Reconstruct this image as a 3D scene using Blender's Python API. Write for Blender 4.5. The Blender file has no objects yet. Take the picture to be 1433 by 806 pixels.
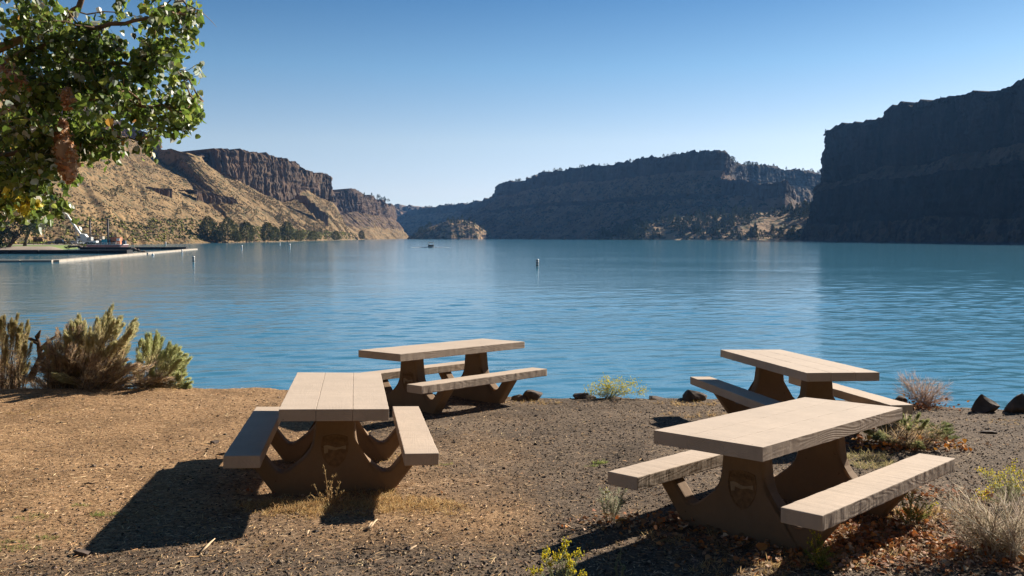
import bpy, bmesh, math, random
import numpy as np
from mathutils import Vector, Matrix

random.seed(7)
rng = np.random.default_rng(11)
scene = bpy.context.scene
COL = scene.collection
R = math.radians

# ------------------------------------------------------------------ camera, world, sun, exposure
F_PX, CXP, CYP = 1222.1, 716.5, 403.0          # focal length and centre in pixels of the 1433 px wide photograph
CAM_Z = 5.0                                     # eye above the lake (lake level is z = 0)
PITCH = R(3.368)
cam_data = bpy.data.cameras.new('camera')
cam_data.sensor_width = 36.0
cam_data.lens = 36.0 * F_PX / 1433.0
cam_data.clip_start = 0.05
cam_data.clip_end = 20000
cam = bpy.data.objects.new('camera', cam_data)
cam.location = (0, 0, CAM_Z)
cam.rotation_euler = (math.pi / 2 - PITCH, 0, 0)
COL.objects.link(cam)
scene.camera = cam

SUN_AZ, SUN_EL = R(48.0), R(28.0)              # azimuth clockwise from +Y
world = bpy.data.worlds.new("World")
scene.world = world
world.use_nodes = True
wn = world.node_tree
wn.nodes.clear()
sky = wn.nodes.new('ShaderNodeTexSky')
sky.sky_type = 'NISHITA'
sky.sun_disc = False
sky.sun_elevation = SUN_EL
sky.sun_rotation = SUN_AZ
sky.altitude = 2000
sky.air_density = 0.7
sky.dust_density = 0.55
sky.ozone_density = 3.0
bg = wn.nodes.new('ShaderNodeBackground')
bg.inputs['Strength'].default_value = 0.104
wo = wn.nodes.new('ShaderNodeOutputWorld')
# paler towards the horizon, deeper blue overhead, the same all round
wtc = wn.nodes.new('ShaderNodeTexCoord')
wsep = wn.nodes.new('ShaderNodeSeparateXYZ')
wn.links.new(wtc.outputs['Generated'], wsep.inputs[0])
wr = wn.nodes.new('ShaderNodeValToRGB')
els = wr.color_ramp.elements
for _ in range(5): els.new(0.5)
for e_, (p_, c_) in zip(els, [(0.0, (.56, .50, .46)), (.05, (.78, .58, .47)), (.107, (.87, .68, .51)), (.186, (.58, .64, .55)), (.26, (.34, .49, .50)), (.45, (.24, .42, .46)), (1.0, (.22, .40, .45))]):
    e_.position = p_; e_.color = (*c_, 1)
wn.links.new(wsep.outputs[2], wr.inputs[0])
hs = wn.nodes.new('ShaderNodeVectorMath'); hs.operation = 'MULTIPLY'
wn.links.new(sky.outputs[0], hs.inputs[0]); wn.links.new(wr.outputs[0], hs.inputs[1])
wn.links.new(hs.outputs[0], bg.inputs['Color'])
wn.links.new(bg.outputs[0], wo.inputs['Surface'])

sl = bpy.data.lights.new('sun', 'SUN')
sl.energy = 5.0
sl.angle = R(0.53)
sl.color = (1.0, 0.91, 0.79)
sun = bpy.data.objects.new('sun', sl)
SUN_DIR = Vector((math.sin(SUN_AZ) * math.cos(SUN_EL), math.cos(SUN_AZ) * math.cos(SUN_EL), math.sin(SUN_EL)))
sun.rotation_euler = SUN_DIR.to_track_quat('Z', 'Y').to_euler()
sun.location = (30, 30, 60)
COL.objects.link(sun)

vs = scene.view_settings
vs.view_transform = 'Standard'
vs.look = 'None'
vs.exposure = 1.15
vs.gamma = 1.0
vs.use_curve_mapping = False
scene.cycles.use_denoising = True
scene.cycles.max_bounces = 6
scene.cycles.transparent_max_bounces = 8
scene.cycles.volume_bounces = 0
scene.cycles.sample_clamp_indirect = 4.0

# ------------------------------------------------------------------ small helpers
def ray(px, py):
    a = (px - CXP) / F_PX
    b = -(py - CYP) / F_PX
    return np.array([a, math.cos(PITCH) + b * math.sin(PITCH), -math.sin(PITCH) + b * math.cos(PITCH)])

def at(px, py, Y):
    """a point of the place: the direction seen at (px, py), at forward distance Y in metres"""
    d = ray(px, py)
    p = d * (Y / d[1])
    return np.array([p[0], p[1], p[2] + CAM_Z])

GA, GB, GC = CAM_Z - 1.912, -0.0076, -0.0217     # picnic ground: z = GA + GB x + GC y
def on_ground(px, py):
    d = ray(px, py)
    t = (GA - CAM_Z) / (d[2] - GB * d[0] - GC * d[1])
    p = d * t
    return np.array([p[0], p[1], p[2] + CAM_Z])

def _hash(ix, iy, iz, seed):
    n = (ix.astype(np.int64) * 374761393 + iy.astype(np.int64) * 668265263 + iz.astype(np.int64) * 2147483647 + seed * 974711) & 0xFFFFFFFF
    n = ((n ^ (n >> 13)) * 1274126177) & 0xFFFFFFFF
    n = ((n ^ (n >> 16)) * 2246822519) & 0xFFFFFFFF
    n = n ^ (n >> 15)
    return (n & 0xFFFFFF) / float(0xFFFFFF) * 2 - 1

def vnoise(x, y, z, seed=0):
    x, y, z = np.broadcast_arrays(np.asarray(x, float), np.asarray(y, float), np.asarray(z, float))
    ix, iy, iz = np.floor(x), np.floor(y), np.floor(z)
    fx, fy, fz = x - ix, y - iy, z - iz
    fx, fy, fz = [t * t * (3 - 2 * t) for t in (fx, fy, fz)]
    r = 0
    for dx in (0, 1):
        for dy in (0, 1):
            for dz in (0, 1):
                w = (fx if dx else 1 - fx) * (fy if dy else 1 - fy) * (fz if dz else 1 - fz)
                r = r + w * _hash(ix + dx, iy + dy, iz + dz, seed)
    return r

def fbm(x, y, z, octv=4, seed=0, gain=0.5):
    r, a, s = 0, 1.0, 1.0
    for o in range(octv):
        r = r + a * vnoise(x * s, y * s, z * s, seed + o * 17)
        a *= gain
        s *= 2.03
    return r

def tag(o, label=None, cat=None, group=None, kind=None):
    if label: o['label'] = label
    if cat: o['category'] = cat
    if group: o['group'] = group
    if kind: o['kind'] = kind
    return o

def link(name, me, parent=None):
    o = bpy.data.objects.new(name, me)
    COL.objects.link(o)
    if parent is not None: o.parent = parent
    return o

def empty(name, loc=(0, 0, 0), rz=0.0):
    o = bpy.data.objects.new(name, None)
    o.empty_display_size = 0.2
    o.location = loc
    o.rotation_euler = (0, 0, rz)
    COL.objects.link(o)
    return o

def fast_mesh(name, verts, faces, mats=(), smooth=False, attrs=None, colors=None, midx=None):
    """verts (N,3), faces (M,k) of one size k; attrs: dict of per-vertex floats; colors: per-vertex rgb"""
    verts = np.ascontiguousarray(verts, dtype=np.float32)
    faces = np.ascontiguousarray(faces, dtype=np.int32)
    me = bpy.data.meshes.new(name)
    nf, k = faces.shape
    me.vertices.add(len(verts))
    me.vertices.foreach_set('co', verts.ravel())
    me.loops.add(nf * k)
    me.loops.foreach_set('vertex_index', faces.ravel())
    me.polygons.add(nf)
    me.polygons.foreach_set('loop_start', np.arange(nf, dtype=np.int32) * k)
    me.polygons.foreach_set('loop_total', np.full(nf, k, np.int32))
    me.polygons.foreach_set('use_smooth', np.full(nf, bool(smooth)))
    if midx is not None:
        me.polygons.foreach_set('material_index', np.asarray(midx, np.int32))
    for kx, v in (attrs or {}).items():
        a = me.attributes.new(kx, 'FLOAT', 'POINT')
        a.data.foreach_set('value', np.ascontiguousarray(v, dtype=np.float32))
    if colors is not None:
        c = np.ones((len(verts), 4), np.float32)
        c[:, :3] = colors
        a = me.color_attributes.new('col', 'FLOAT_COLOR', 'POINT')
        a.data.foreach_set('color', c.ravel())
    for m in (mats if isinstance(mats, (list, tuple)) else [mats]):
        me.materials.append(m)
    me.update(calc_edges=True)
    return me

class MB:
    """collects boxes, tubes, lathes and prisms into one mesh object"""
    def __init__(self):
        self.bm = bmesh.new()
    def hull(self, pts, faces):
        vs_ = [self.bm.verts.new(p) for p in pts]
        out = []
        for f in faces:
            try: out.append(self.bm.faces.new([vs_[i] for i in f]))
            except ValueError: pass
        return vs_
    def box(self, c, s, rz=0.0, M=None, bevel=0.0, taper=1.0):
        x, y, z = s[0] / 2, s[1] / 2, s[2] / 2
        pts = []
        for dz in (-1, 1):
            t = taper if dz > 0 else 1.0
            for dx, dy in ((-1, -1), (1, -1), (1, 1), (-1, 1)):
                pts.append(Vector((dx * x * t, dy * y * t, dz * z)))
        m = Matrix.Translation(Vector(c)) @ Matrix.Rotation(rz, 4, 'Z')
        if M is not None: m = m @ M
        v = self.hull([m @ p for p in pts], [(3, 2, 1, 0), (4, 5, 6, 7), (0, 1, 5, 4), (1, 2, 6, 5), (2, 3, 7, 6), (3, 0, 4, 7)])
        if bevel > 0:
            es = list({e for w in v for e in w.link_edges})
            bmesh.ops.bevel(self.bm, geom=es, offset=bevel, segments=2, affect='EDGES', profile=0.6)
        return self
    def tube(self, pts, rad, n=8, cap=True):
        pts = [Vector(p) for p in pts]
        if not hasattr(rad, '__len__'): rad = [rad] * len(pts)
        rings = []
        for i, p in enumerate(pts):
            d = (pts[min(i + 1, len(pts) - 1)] - pts[max(i - 1, 0)]).normalized()
            a = d.orthogonal().normalized() if i == 0 else (pa - d * pa.dot(d)).normalized()
            pa = a
            b = d.cross(a)
            rings.append([self.bm.verts.new(p + (a * math.cos(2 * math.pi * k / n) + b * math.sin(2 * math.pi * k / n)) * rad[i]) for k in range(n)])
        for i in range(len(rings) - 1):
            for k in range(n):
                f = self.bm.faces.new((rings[i][k], rings[i][(k + 1) % n], rings[i + 1][(k + 1) % n], rings[i + 1][k]))
                f.smooth = True
        if cap:
            self.bm.faces.new(rings[0][::-1])
            self.bm.faces.new(rings[-1])
        return self
    def prism(self, prof, h0, h1, axis='x', bevel=0.0, segs=1):
        """extrude a 2-D outline; axis x: outline is (y,z); axis y: (x,z); axis z: (x,y)"""
        def P(a, b, h):
            return (h, a, b) if axis == 'x' else ((a, h, b) if axis == 'y' else (a, b, h))
        v0 = [self.bm.verts.new(P(a, b, h0)) for a, b in prof]
        v1 = [self.bm.verts.new(P(a, b, h1)) for a, b in prof]
        f0 = self.bm.faces.new(v0[::-1])
        f1 = self.bm.faces.new(v1)
        n = len(prof)
        for i in range(n):
            self.bm.faces.new((v0[i], v0[(i + 1) % n], v1[(i + 1) % n], v1[i]))
        if bevel > 0:
            es = list(set(f0.edges) | set(f1.edges))
            bmesh.ops.bevel(self.bm, geom=es, offset=bevel, segments=segs, affect='EDGES')
        return self
    def build(self, name, mats, parent=None, smooth=None):
        bmesh.ops.recalc_face_normals(self.bm, faces=self.bm.faces)
        me = bpy.data.meshes.new(name)
        self.bm.to_mesh(me)
        self.bm.free()
        for m in (mats if isinstance(mats, (list, tuple)) else [mats]): me.materials.append(m)
        if smooth is not None:
            me.polygons.foreach_set('use_smooth', [smooth] * len(me.polygons))
        return link(name, me, parent)

# ------------------------------------------------------------------ materials
def new_mat(name):
    m = bpy.data.materials.new(name)
    m.use_nodes = True
    nt = m.node_tree
    b = nt.nodes['Principled BSDF']
    return m, nt, b

def N(nt, t, **kw):
    n = nt.nodes.new(t)
    for k, v in kw.items():
        if k in n.inputs.keys(): n.inputs[k].default_value = v
        else: setattr(n, k, v)
    return n

def ramp(nt, fac, stops):
    r = nt.nodes.new('ShaderNodeValToRGB')
    e = r.color_ramp.elements
    while len(e) < len(stops): e.new(0.5)
    for i, (p, c) in enumerate(stops):
        e[i].position = p
        e[i].color = (*c, 1) if len(c) == 3 else c
    nt.links.new(fac, r.inputs[0])
    return r.outputs[0]

def coords(nt, kind='Object', scale=(1, 1, 1)):
    tc = nt.nodes.new('ShaderNodeTexCoord')
    mp = nt.nodes.new('ShaderNodeMapping')
    mp.inputs['Scale'].default_value = scale
    nt.links.new(tc.outputs[kind], mp.inputs['Vector'])
    return mp.outputs[0]

def noise(nt, vec, scale, detail=4, rough=0.55, dist=0.0):
    n = N(nt, 'ShaderNodeTexNoise')
    n.inputs['Scale'].default_value = scale
    n.inputs['Detail'].default_value = detail
    n.inputs['Roughness'].default_value = rough
    n.inputs['Distortion'].default_value = dist
    nt.links.new(vec, n.inputs['Vector'])
    return n.outputs['Fac']

def mixc(nt, fac, a, b, mode='MIX'):
    m = nt.nodes.new('ShaderNodeMix')
    m.data_type = 'RGBA'
    m.blend_type = mode
    for sock, v in ((m.inputs['Factor'], fac), (m.inputs['A'], a), (m.inputs['B'], b)):
        pass
    ins = [i for i in m.inputs if i.enabled]
    fa, ca, cb = m.inputs[0], m.inputs[6], m.inputs[7]
    for sock, v in ((fa, fac), (ca, a), (cb, b)):
        if isinstance(v, bpy.types.NodeSocket): nt.links.new(v, sock)
        elif isinstance(v, (tuple, list)): sock.default_value = (*v, 1) if len(v) == 3 else v
        else: sock.default_value = v
    return m.outputs[2]

def math_(nt, op, a, b=None, c=None, clamp=False):
    m = nt.nodes.new('ShaderNodeMath')
    m.operation = op
    m.use_clamp = clamp
    for i, v in enumerate((a, b, c)):
        if v is None: continue
        if isinstance(v, bpy.types.NodeSocket): nt.links.new(v, m.inputs[i])
        else: m.inputs[i].default_value = v
    return m.outputs[0]

def bump(nt, b, h, strength=0.5, distance=0.01, prev=None):
    n = nt.nodes.new('ShaderNodeBump')
    n.inputs['Strength'].default_value = strength
    n.inputs['Distance'].default_value = distance
    nt.links.new(h, n.inputs['Height'])
    if prev is not None: nt.links.new(prev, n.inputs['Normal'])
    if b is not None: nt.links.new(n.outputs[0], b.inputs['Normal'])
    return n.outputs[0]

def simple(name, col, rough=0.7, var=0.18, scale=6.0, metal=0.0, spec=0.3, bmp=0.0):
    m, nt, b = new_mat(name)
    v = coords(nt)
    n = noise(nt, v, scale, 5)
    lo = tuple(c * (1 - var) for c in col)
    hi = tuple(min(1, c * (1 + var)) for c in col)
    nt.links.new(ramp(nt, n, [(0.3, lo), (0.7, hi)]), b.inputs['Base Color'])
    b.inputs['Roughness'].default_value = rough
    b.inputs['Metallic'].default_value = metal
    b.inputs['Specular IOR Level'].default_value = spec
    if bmp: bump(nt, b, n, bmp, 0.01)
    return m

def col_mat(name, rough=0.8, transl=0.0, spec=0.2):
    """colour comes with each leaf, blade or chip (its own pigment)"""
    m, nt, b = new_mat(name)
    a = nt.nodes.new('ShaderNodeAttribute')
    a.attribute_name = 'col'
    nt.links.new(a.outputs['Color'], b.inputs['Base Color'])
    b.inputs['Roughness'].default_value = rough
    b.inputs['Specular IOR Level'].default_value = spec
    if transl > 0:
        t = nt.nodes.new('ShaderNodeBsdfTranslucent')
        ms = nt.nodes.new('ShaderNodeMixShader')
        ms.inputs[0].default_value = transl
        nt.links.new(a.outputs['Color'], t.inputs['Color'])
        nt.links.new(b.outputs[0], ms.inputs[1])
        nt.links.new(t.outputs[0], ms.inputs[2])
        nt.links.new(ms.outputs[0], nt.nodes['Material Output'].inputs['Surface'])
    return m

M_BLADE = col_mat('plant_fibre', 0.85, 0.50)
M_LEAF = col_mat('leaf', 0.40, 0.50, 0.5)
M_DRYLEAF = col_mat('dry_leaf', 0.75, 0.15, 0.2)
M_CHIP = col_mat('chips', 0.9, 0.0, 0.1)

# cast concrete of the picnic tables
def concrete(name, base, grain_axis, grain=1.0):
    m, nt, b = new_mat(name)
    v = coords(nt)
    sc = (1, 1, 1)
    n1 = noise(nt, v, 2.2, 6, 0.6)
    n2 = noise(nt, v, 38, 5, 0.65)
    n3 = noise(nt, v, 230, 2, 0.5)
    c = ramp(nt, n1, [(0.30, tuple(x * 0.88 for x in base)), (0.70, tuple(x * 1.07 for x in base))])
    c = mixc(nt, math_(nt, 'MULTIPLY', ramp(nt, n2, [(0.35, (0, 0, 0)), (0.62, (1, 1, 1))]), 0.25), c, tuple(x * 0.80 for x in base))
    pits = ramp(nt, noise(nt, v, 34, 2, 0.5), [(0.0, (1, 1, 1)), (0.235, (1, 1, 1)), (0.26, (0, 0, 0))])
    c = mixc(nt, math_(nt, 'MULTIPLY', pits, 0.8), c, tuple(x * 0.35 for x in base))
    # water stains
    st = ramp(nt, noise(nt, coords(nt, 'Object', (1.0, 3.0, 0.7)), 3.1, 6, 0.7), [(0.52, (0, 0, 0)), (0.75, (1, 1, 1))])
    c = mixc(nt, math_(nt, 'MULTIPLY', st, 0.42), c, (base[0] * 0.72, base[1] * 0.74, base[2] * 0.76))
    nt.links.new(c, b.inputs['Base Color'])
    b.inputs['Roughness'].default_value = 0.86
    b.inputs['Specular IOR Level'].default_value = 0.22
    # wood grain pressed into the concrete: long warped rings
    # wood grain pressed into the concrete: contour lines of a long stretched field
    gv = coords(nt, 'Object', (0.55, 3.6, 3.6))
    gf = noise(nt, gv, 1.0, 2, 0.4, 0.35)
    gl = math_(nt, 'SINE', math_(nt, 'MULTIPLY', gf, 210.0 if grain_axis == 'side' else 190.0))
    gl = math_(nt, 'MULTIPLY_ADD', gl, 0.5, 0.5)
    gm = ramp(nt, noise(nt, v, 3.0, 3, 0.5), [(0.35, (0.15, 0.15, 0.15)), (0.6, (1, 1, 1))])
    gl = math_(nt, 'MULTIPLY', gl, gm)
    sn = nt.nodes.new('ShaderNodeSeparateXYZ'); tcn = nt.nodes.new('ShaderNodeTexCoord')
    nt.links.new(tcn.outputs['Normal'], sn.inputs[0])
    flat = math_(nt, 'MULTIPLY_ADD', math_(nt, 'ABSOLUTE', sn.outputs[2]), -0.78, 1.0)   # the formwork grain is deep on the sides, worn off on top
    gl = math_(nt, 'MULTIPLY', gl, flat)
    p = bump(nt, None, gl, 0.6 * grain, 0.006)
    p = bump(nt, None, n2, 0.35, 0.004, p)
    p = bump(nt, None, n3, 0.25, 0.0015, p)
    p = bump(nt, b, pits, -0.5, 0.004, p)
    return m

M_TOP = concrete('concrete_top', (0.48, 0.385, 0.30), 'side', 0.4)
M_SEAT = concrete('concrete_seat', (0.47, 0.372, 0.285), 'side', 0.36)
M_PED = concrete('concrete_pedestal_shaded', (0.225, 0.148, 0.090), 'top', 0.0)  # same concrete as the top; the pedestals' shade is put into this darker colour
M_EMB = simple('emblem_relief', (0.18, 0.108, 0.055), 0.9, 0.3, 30, bmp=0.4)
M_EMBL = simple('emblem_pale', (0.30, 0.22, 0.14), 0.9, 0.2, 22, bmp=0.3)

def ground_mat():
    m, nt, b = new_mat('picnic_ground')
    v = coords(nt)
    a = nt.nodes.new('ShaderNodeAttribute'); a.attribute_name = 'litter'
    n1 = noise(nt, v, 1.3, 6, 0.65)
    n2 = noise(nt, v, 26, 6, 0.7)
    n3 = noise(nt, v, 95, 4, 0.7)
    dirt = ramp(nt, n2, [(0.30, (0.042, 0.033, 0.026)), (0.48, (0.125, 0.095, 0.070)), (0.66, (0.235, 0.178, 0.126)), (0.8, (0.34, 0.25, 0.17))])
    duff = ramp(nt, n2, [(0.28, (0.085, 0.052, 0.030)), (0.50, (0.31, 0.196, 0.106)), (0.70, (0.52, 0.345, 0.198))])
    f = math_(nt, 'ADD', a.outputs['Fac'], math_(nt, 'MULTIPLY', math_(nt, 'SUBTRACT', n3, 0.5), 0.9))
    f = ramp(nt, f, [(0.30, (0, 0, 0)), (0.66, (1, 1, 1))])
    c = mixc(nt, f, dirt, duff)
    c = mixc(nt, 0.55, c, ramp(nt, n3, [(0.30, (0.35, 0.33, 0.32)), (0.62, (1.25, 1.22, 1.18))]), 'MULTIPLY')
    c = mixc(nt, 1.0, c, ramp(nt, n1, [(0.32, (0.62, 0.60, 0.58)), (0.62, (1.12, 1.10, 1.07))]), 'MULTIPLY')
    nt.links.new(c, b.inputs['Base Color'])
    b.inputs['Roughness'].default_value = 0.95
    b.inputs['Specular IOR Level'].default_value = 0.1
    p = bump(nt, None, n2, 0.8, 0.02)
    bump(nt, b, n3, 0.7, 0.008, p)
    return m

def rock_terrain(name, cliff, talus, talus2, shrub, shrub_scale=0.22, shrub_amt=0.56, bscale=1.0, strata=0.0):
    """basalt cliffs over grass talus; 'rock' says where the bedrock is bare"""
    m, nt, b = new_mat(name)
    v = coords(nt)
    a = nt.nodes.new('ShaderNodeAttribute'); a.attribute_name = 'rock'
    vc = coords(nt, 'Object', (1, 1, 0.13))
    n1 = noise(nt, vc, 0.10 * bscale, 6, 0.65)
    n2 = noise(nt, v, 0.035 * bscale, 5, 0.6)
    n3 = noise(nt, v, 0.5 * bscale, 4, 0.6)
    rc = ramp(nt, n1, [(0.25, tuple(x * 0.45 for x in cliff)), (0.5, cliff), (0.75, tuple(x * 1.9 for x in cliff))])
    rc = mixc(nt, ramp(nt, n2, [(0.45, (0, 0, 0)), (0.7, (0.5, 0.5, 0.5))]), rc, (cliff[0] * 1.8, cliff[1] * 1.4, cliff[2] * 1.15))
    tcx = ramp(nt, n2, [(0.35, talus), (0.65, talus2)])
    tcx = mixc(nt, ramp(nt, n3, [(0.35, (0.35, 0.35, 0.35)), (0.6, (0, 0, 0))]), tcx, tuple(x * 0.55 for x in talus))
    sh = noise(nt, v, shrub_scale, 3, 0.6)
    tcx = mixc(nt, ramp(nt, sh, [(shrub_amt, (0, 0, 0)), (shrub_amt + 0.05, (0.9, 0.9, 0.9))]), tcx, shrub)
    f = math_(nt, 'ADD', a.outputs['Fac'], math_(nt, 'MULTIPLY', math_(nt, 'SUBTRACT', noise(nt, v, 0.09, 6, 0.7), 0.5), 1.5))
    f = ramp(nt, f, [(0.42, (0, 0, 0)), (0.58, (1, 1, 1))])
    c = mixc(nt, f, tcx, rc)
    nt.links.new(c, b.inputs['Base Color'])
    b.inputs['Roughness'].default_value = 0.95
    b.inputs['Specular IOR Level'].default_value = 0.1
    p = bump(nt, None, n1, 0.9, 3.0)
    bump(nt, b, n3, 0.7, 0.8, p)
    return m

M_LEFT = rock_terrain('left_hillside', (0.105, 0.073, 0.052), (0.29, 0.188, 0.092), (0.185, 0.128, 0.066), (0.085, 0.076, 0.040), 0.16, 0.54)
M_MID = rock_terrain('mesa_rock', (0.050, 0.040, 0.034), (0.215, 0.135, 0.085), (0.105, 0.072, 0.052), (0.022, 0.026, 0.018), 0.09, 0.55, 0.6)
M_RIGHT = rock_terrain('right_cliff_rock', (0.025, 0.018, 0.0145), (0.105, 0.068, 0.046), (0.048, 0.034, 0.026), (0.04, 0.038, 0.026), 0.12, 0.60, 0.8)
M_WOOD = rock_terrain('wooded_slope', (0.11, 0.08, 0.055), (0.42, 0.27, 0.15), (0.30, 0.20, 0.11), (0.060, 0.065, 0.030), 0.075, 0.50)

def water_mat():
    m, nt, b = new_mat('lake_water')
    g = nt.nodes.new('ShaderNodeNewGeometry')
    def mp(scale, rot=0.0):
        q = nt.nodes.new('ShaderNodeMapping')
        q.inputs['Scale'].default_value = scale
        q.inputs['Rotation'].default_value = (0, 0, rot)
        nt.links.new(g.outputs['Position'], q.inputs['Vector'])
        return q.outputs[0]
    b.inputs['Base Color'].default_value = (0.047, 0.172, 0.258, 1)
    b.inputs['Roughness'].default_value = 0.10
    b.inputs['IOR'].default_value = 1.33
    b.inputs['Specular IOR Level'].default_value = 0.5
    calm = noise(nt, mp((0.012, 0.035, 1), 0.12), 1.0, 4, 0.6)       # wind patches
    amp = ramp(nt, calm, [(0.36, (0.45, 0.45, 0.45)), (0.62, (1, 1, 1))])
    w1 = noise(nt, mp((0.75, 1.9, 1), 0.12), 1.0, 3, 0.55)
    w2 = noise(nt, mp((2.6, 5.2, 1), -0.1), 1.0, 4, 0.6)
    w3 = noise(nt, mp((0.16, 0.30, 1), 0.35), 1.0, 3, 0.5)
    h = math_(nt, 'ADD', math_(nt, 'MULTIPLY', w1, 0.16), math_(nt, 'MULTIPLY', w2, 0.085))
    h = math_(nt, 'ADD', h, math_(nt, 'MULTIPLY', w3, 0.22))
    h = math_(nt, 'MULTIPLY', h, amp)
    bump(nt, b, h, 1.0, 0.13)
    return m

M_GROUND = ground_mat()
M_WATER = water_mat()
M_BARK = simple('bark', (0.16, 0.11, 0.075), 0.95, 0.35, 14, bmp=0.8)
M_BARKD = simple('dark_bark', (0.085, 0.058, 0.042), 0.95, 0.35, 1.5, bmp=0.5)
M_STONE = simple('shore_basalt', (0.085, 0.062, 0.048), 0.92, 0.45, 7, bmp=0.9)

# ------------------------------------------------------------------ terrain
def cat(P, t):
    """Catmull-Rom through P at parameters t in [0, len-1]"""
    P = np.asarray(P, float)
    n = len(P)
    i = np.clip(np.floor(t).astype(int), 0, n - 2)
    f = (t - i)[:, None]
    p0 = P[np.clip(i - 1, 0, n - 1)]; p1 = P[i]; p2 = P[i + 1]; p3 = P[np.clip(i + 2, 0, n - 1)]
    cr = 0.5 * ((2 * p1) + (-p0 + p2) * f + (2 * p0 - 5 * p1 + 4 * p2 - p3) * f ** 2 + (-p0 + 3 * p1 - 3 * p2 + p3) * f ** 3)
    return 0.35 * cr + 0.65 * (p1 * (1 - f) + p2 * f)

def terrain(name, levels, rock, nv, nu, mat, seed, cliff_amp=4.0, talus_amp=2.5, col_w=9.0, gully=1.0, label=None, widths=None):
    """levels: list of curves (same number of stations) from the plateau down to the water.
    rock: bare-rock value of each band between two levels; nv: rows in each band"""
    K = len(levels)
    M = len(levels[0])
    if widths is None:
        t = np.linspace(0, M - 1, nu)
    else:
        t = np.interp(np.linspace(0, 1, nu), np.concatenate([[0], np.cumsum(widths)]) / np.sum(widths), np.arange(M))
    C = [cat(L, t) for L in levels]
    rows, rk = [], []
    for k in range(K - 1):
        n = nv[k]
        for j in range(n + (1 if k == K - 2 else 0)):
            f = j / n
            rows.append(C[k] * (1 - f) + C[k + 1] * f)
            edge = min(f, 1 - f)
            rk.append(rock[k])
    G = np.array(rows)                       # (V, U, 3)
    rk = np.array(rk)
    kern = np.array([1, 2, 3, 2, 1]) / 9.0
    rks = np.convolve(np.pad(rk, 2, mode='edge'), kern, 'valid')
    du = np.gradient(G, axis=1); dv = np.gradient(G, axis=0)
    nr = np.cross(du, dv)
    nr /= np.linalg.norm(nr, axis=2, keepdims=True) + 1e-9
    # outward = towards where the slope descends
    hd = dv[..., :2].sum(axis=(0)) if False else (G[-1] - G[0])[:, :2]
    sgn = np.sign((nr[..., :2] * hd[None]).sum(axis=2).mean())
    sgn = sgn if sgn != 0 else 1
    nr = nr * sgn
    X, Y, Z = G[..., 0], G[..., 1], G[..., 2]
    s = np.concatenate([[0], np.cumsum(np.linalg.norm(np.diff(C[min(1, K - 1)], axis=0), axis=1))])[None, :] + 0 * X
    rr = rks[:, None] + 0 * X
    hcl = np.clip(np.linalg.norm(C[1] - C[2], axis=1) / 12 - .35, 0, 1) if K > 4 and rock[1] > .8 else np.ones(G.shape[1])
    rsel = np.arange(len(G)) < nv[0] + nv[1] + 6
    rr = rr * np.where(rsel[:, None], hcl[None, :], 1.0)
    # buttresses and columns on the cliffs
    but = fbm(s / (col_w * 5), 0 * s, Z / 160, 3, seed)
    colm = 1 - 2 * np.abs(fbm(s / col_w, Z / 70, 0 * s, 3, seed + 5))
    fine = fbm(s / (col_w * 0.28), Z / 9, 0 * s, 3, seed + 9)
    led = fbm(s / 60, Z / 5.0, 0 * s, 2, seed + 13)
    cl = cliff_amp * (1.6 * but + 0.75 * colm + 0.38 * fine + 0.30 * led)
    tl = talus_amp * (0.85 * gully * (1 - np.abs(fbm((s + Z * 0.5) / 42 + 0.35 * fbm(X / 60, Y / 60, Z / 60, 2, seed + 3), Z / 90, 0 * s, 3, seed + 21)) * 2) + 0.55 * fbm(X / 22, Y / 22, Z / 22, 4, seed + 25) + 0.22 * fbm(X / 5, Y / 5, Z / 5, 3, seed + 29))
    hz = nr.copy(); hz[..., 2] *= 0.25
    hz /= np.linalg.norm(hz, axis=2, keepdims=True) + 1e-9
    fade_top = np.ones(len(G)); fade_top[: nv[0]] = 0.15
    tl = tl * np.where((np.arange(len(G)) < nv[0] + nv[1] + 2)[:, None], np.maximum(hcl[None, :], .0), 1.0)
    G = G + hz * (cl * rr)[..., None] * fade_top[:, None, None] + nr * (tl * (1 - rr))[..., None] * fade_top[:, None, None]
    G[-1, :, 2] = -15.0
    # notched skyline
    top = np.exp(-np.abs(np.arange(len(G)) - nv[0]) / 6.0)[:, None]
    G[..., 2] += top * (0.9 * fbm(s / 14, 0 * s, 0 * s, 3, seed + 41)) * min(cliff_amp, 4) * 0.35
    V, U = G.shape[:2]
    idx = np.arange(V * U).reshape(V, U)
    q = np.stack([idx[:-1, :-1], idx[1:, :-1], idx[1:, 1:], idx[:-1, 1:]], -1).reshape(-1, 4)
    if sgn > 0: q = q[:, ::-1]
    me = fast_mesh(name, G.reshape(-1, 3), q, mat, smooth=False, attrs={'rock': np.clip(rr, 0, 1).ravel()})
    o = link(name, me)
    tag(o, label, None, None, 'structure')
    return o, G

def wpt(px, Y, z): 
    p = at(px, 331, Y); return np.array([p[0], Y, z])

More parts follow.
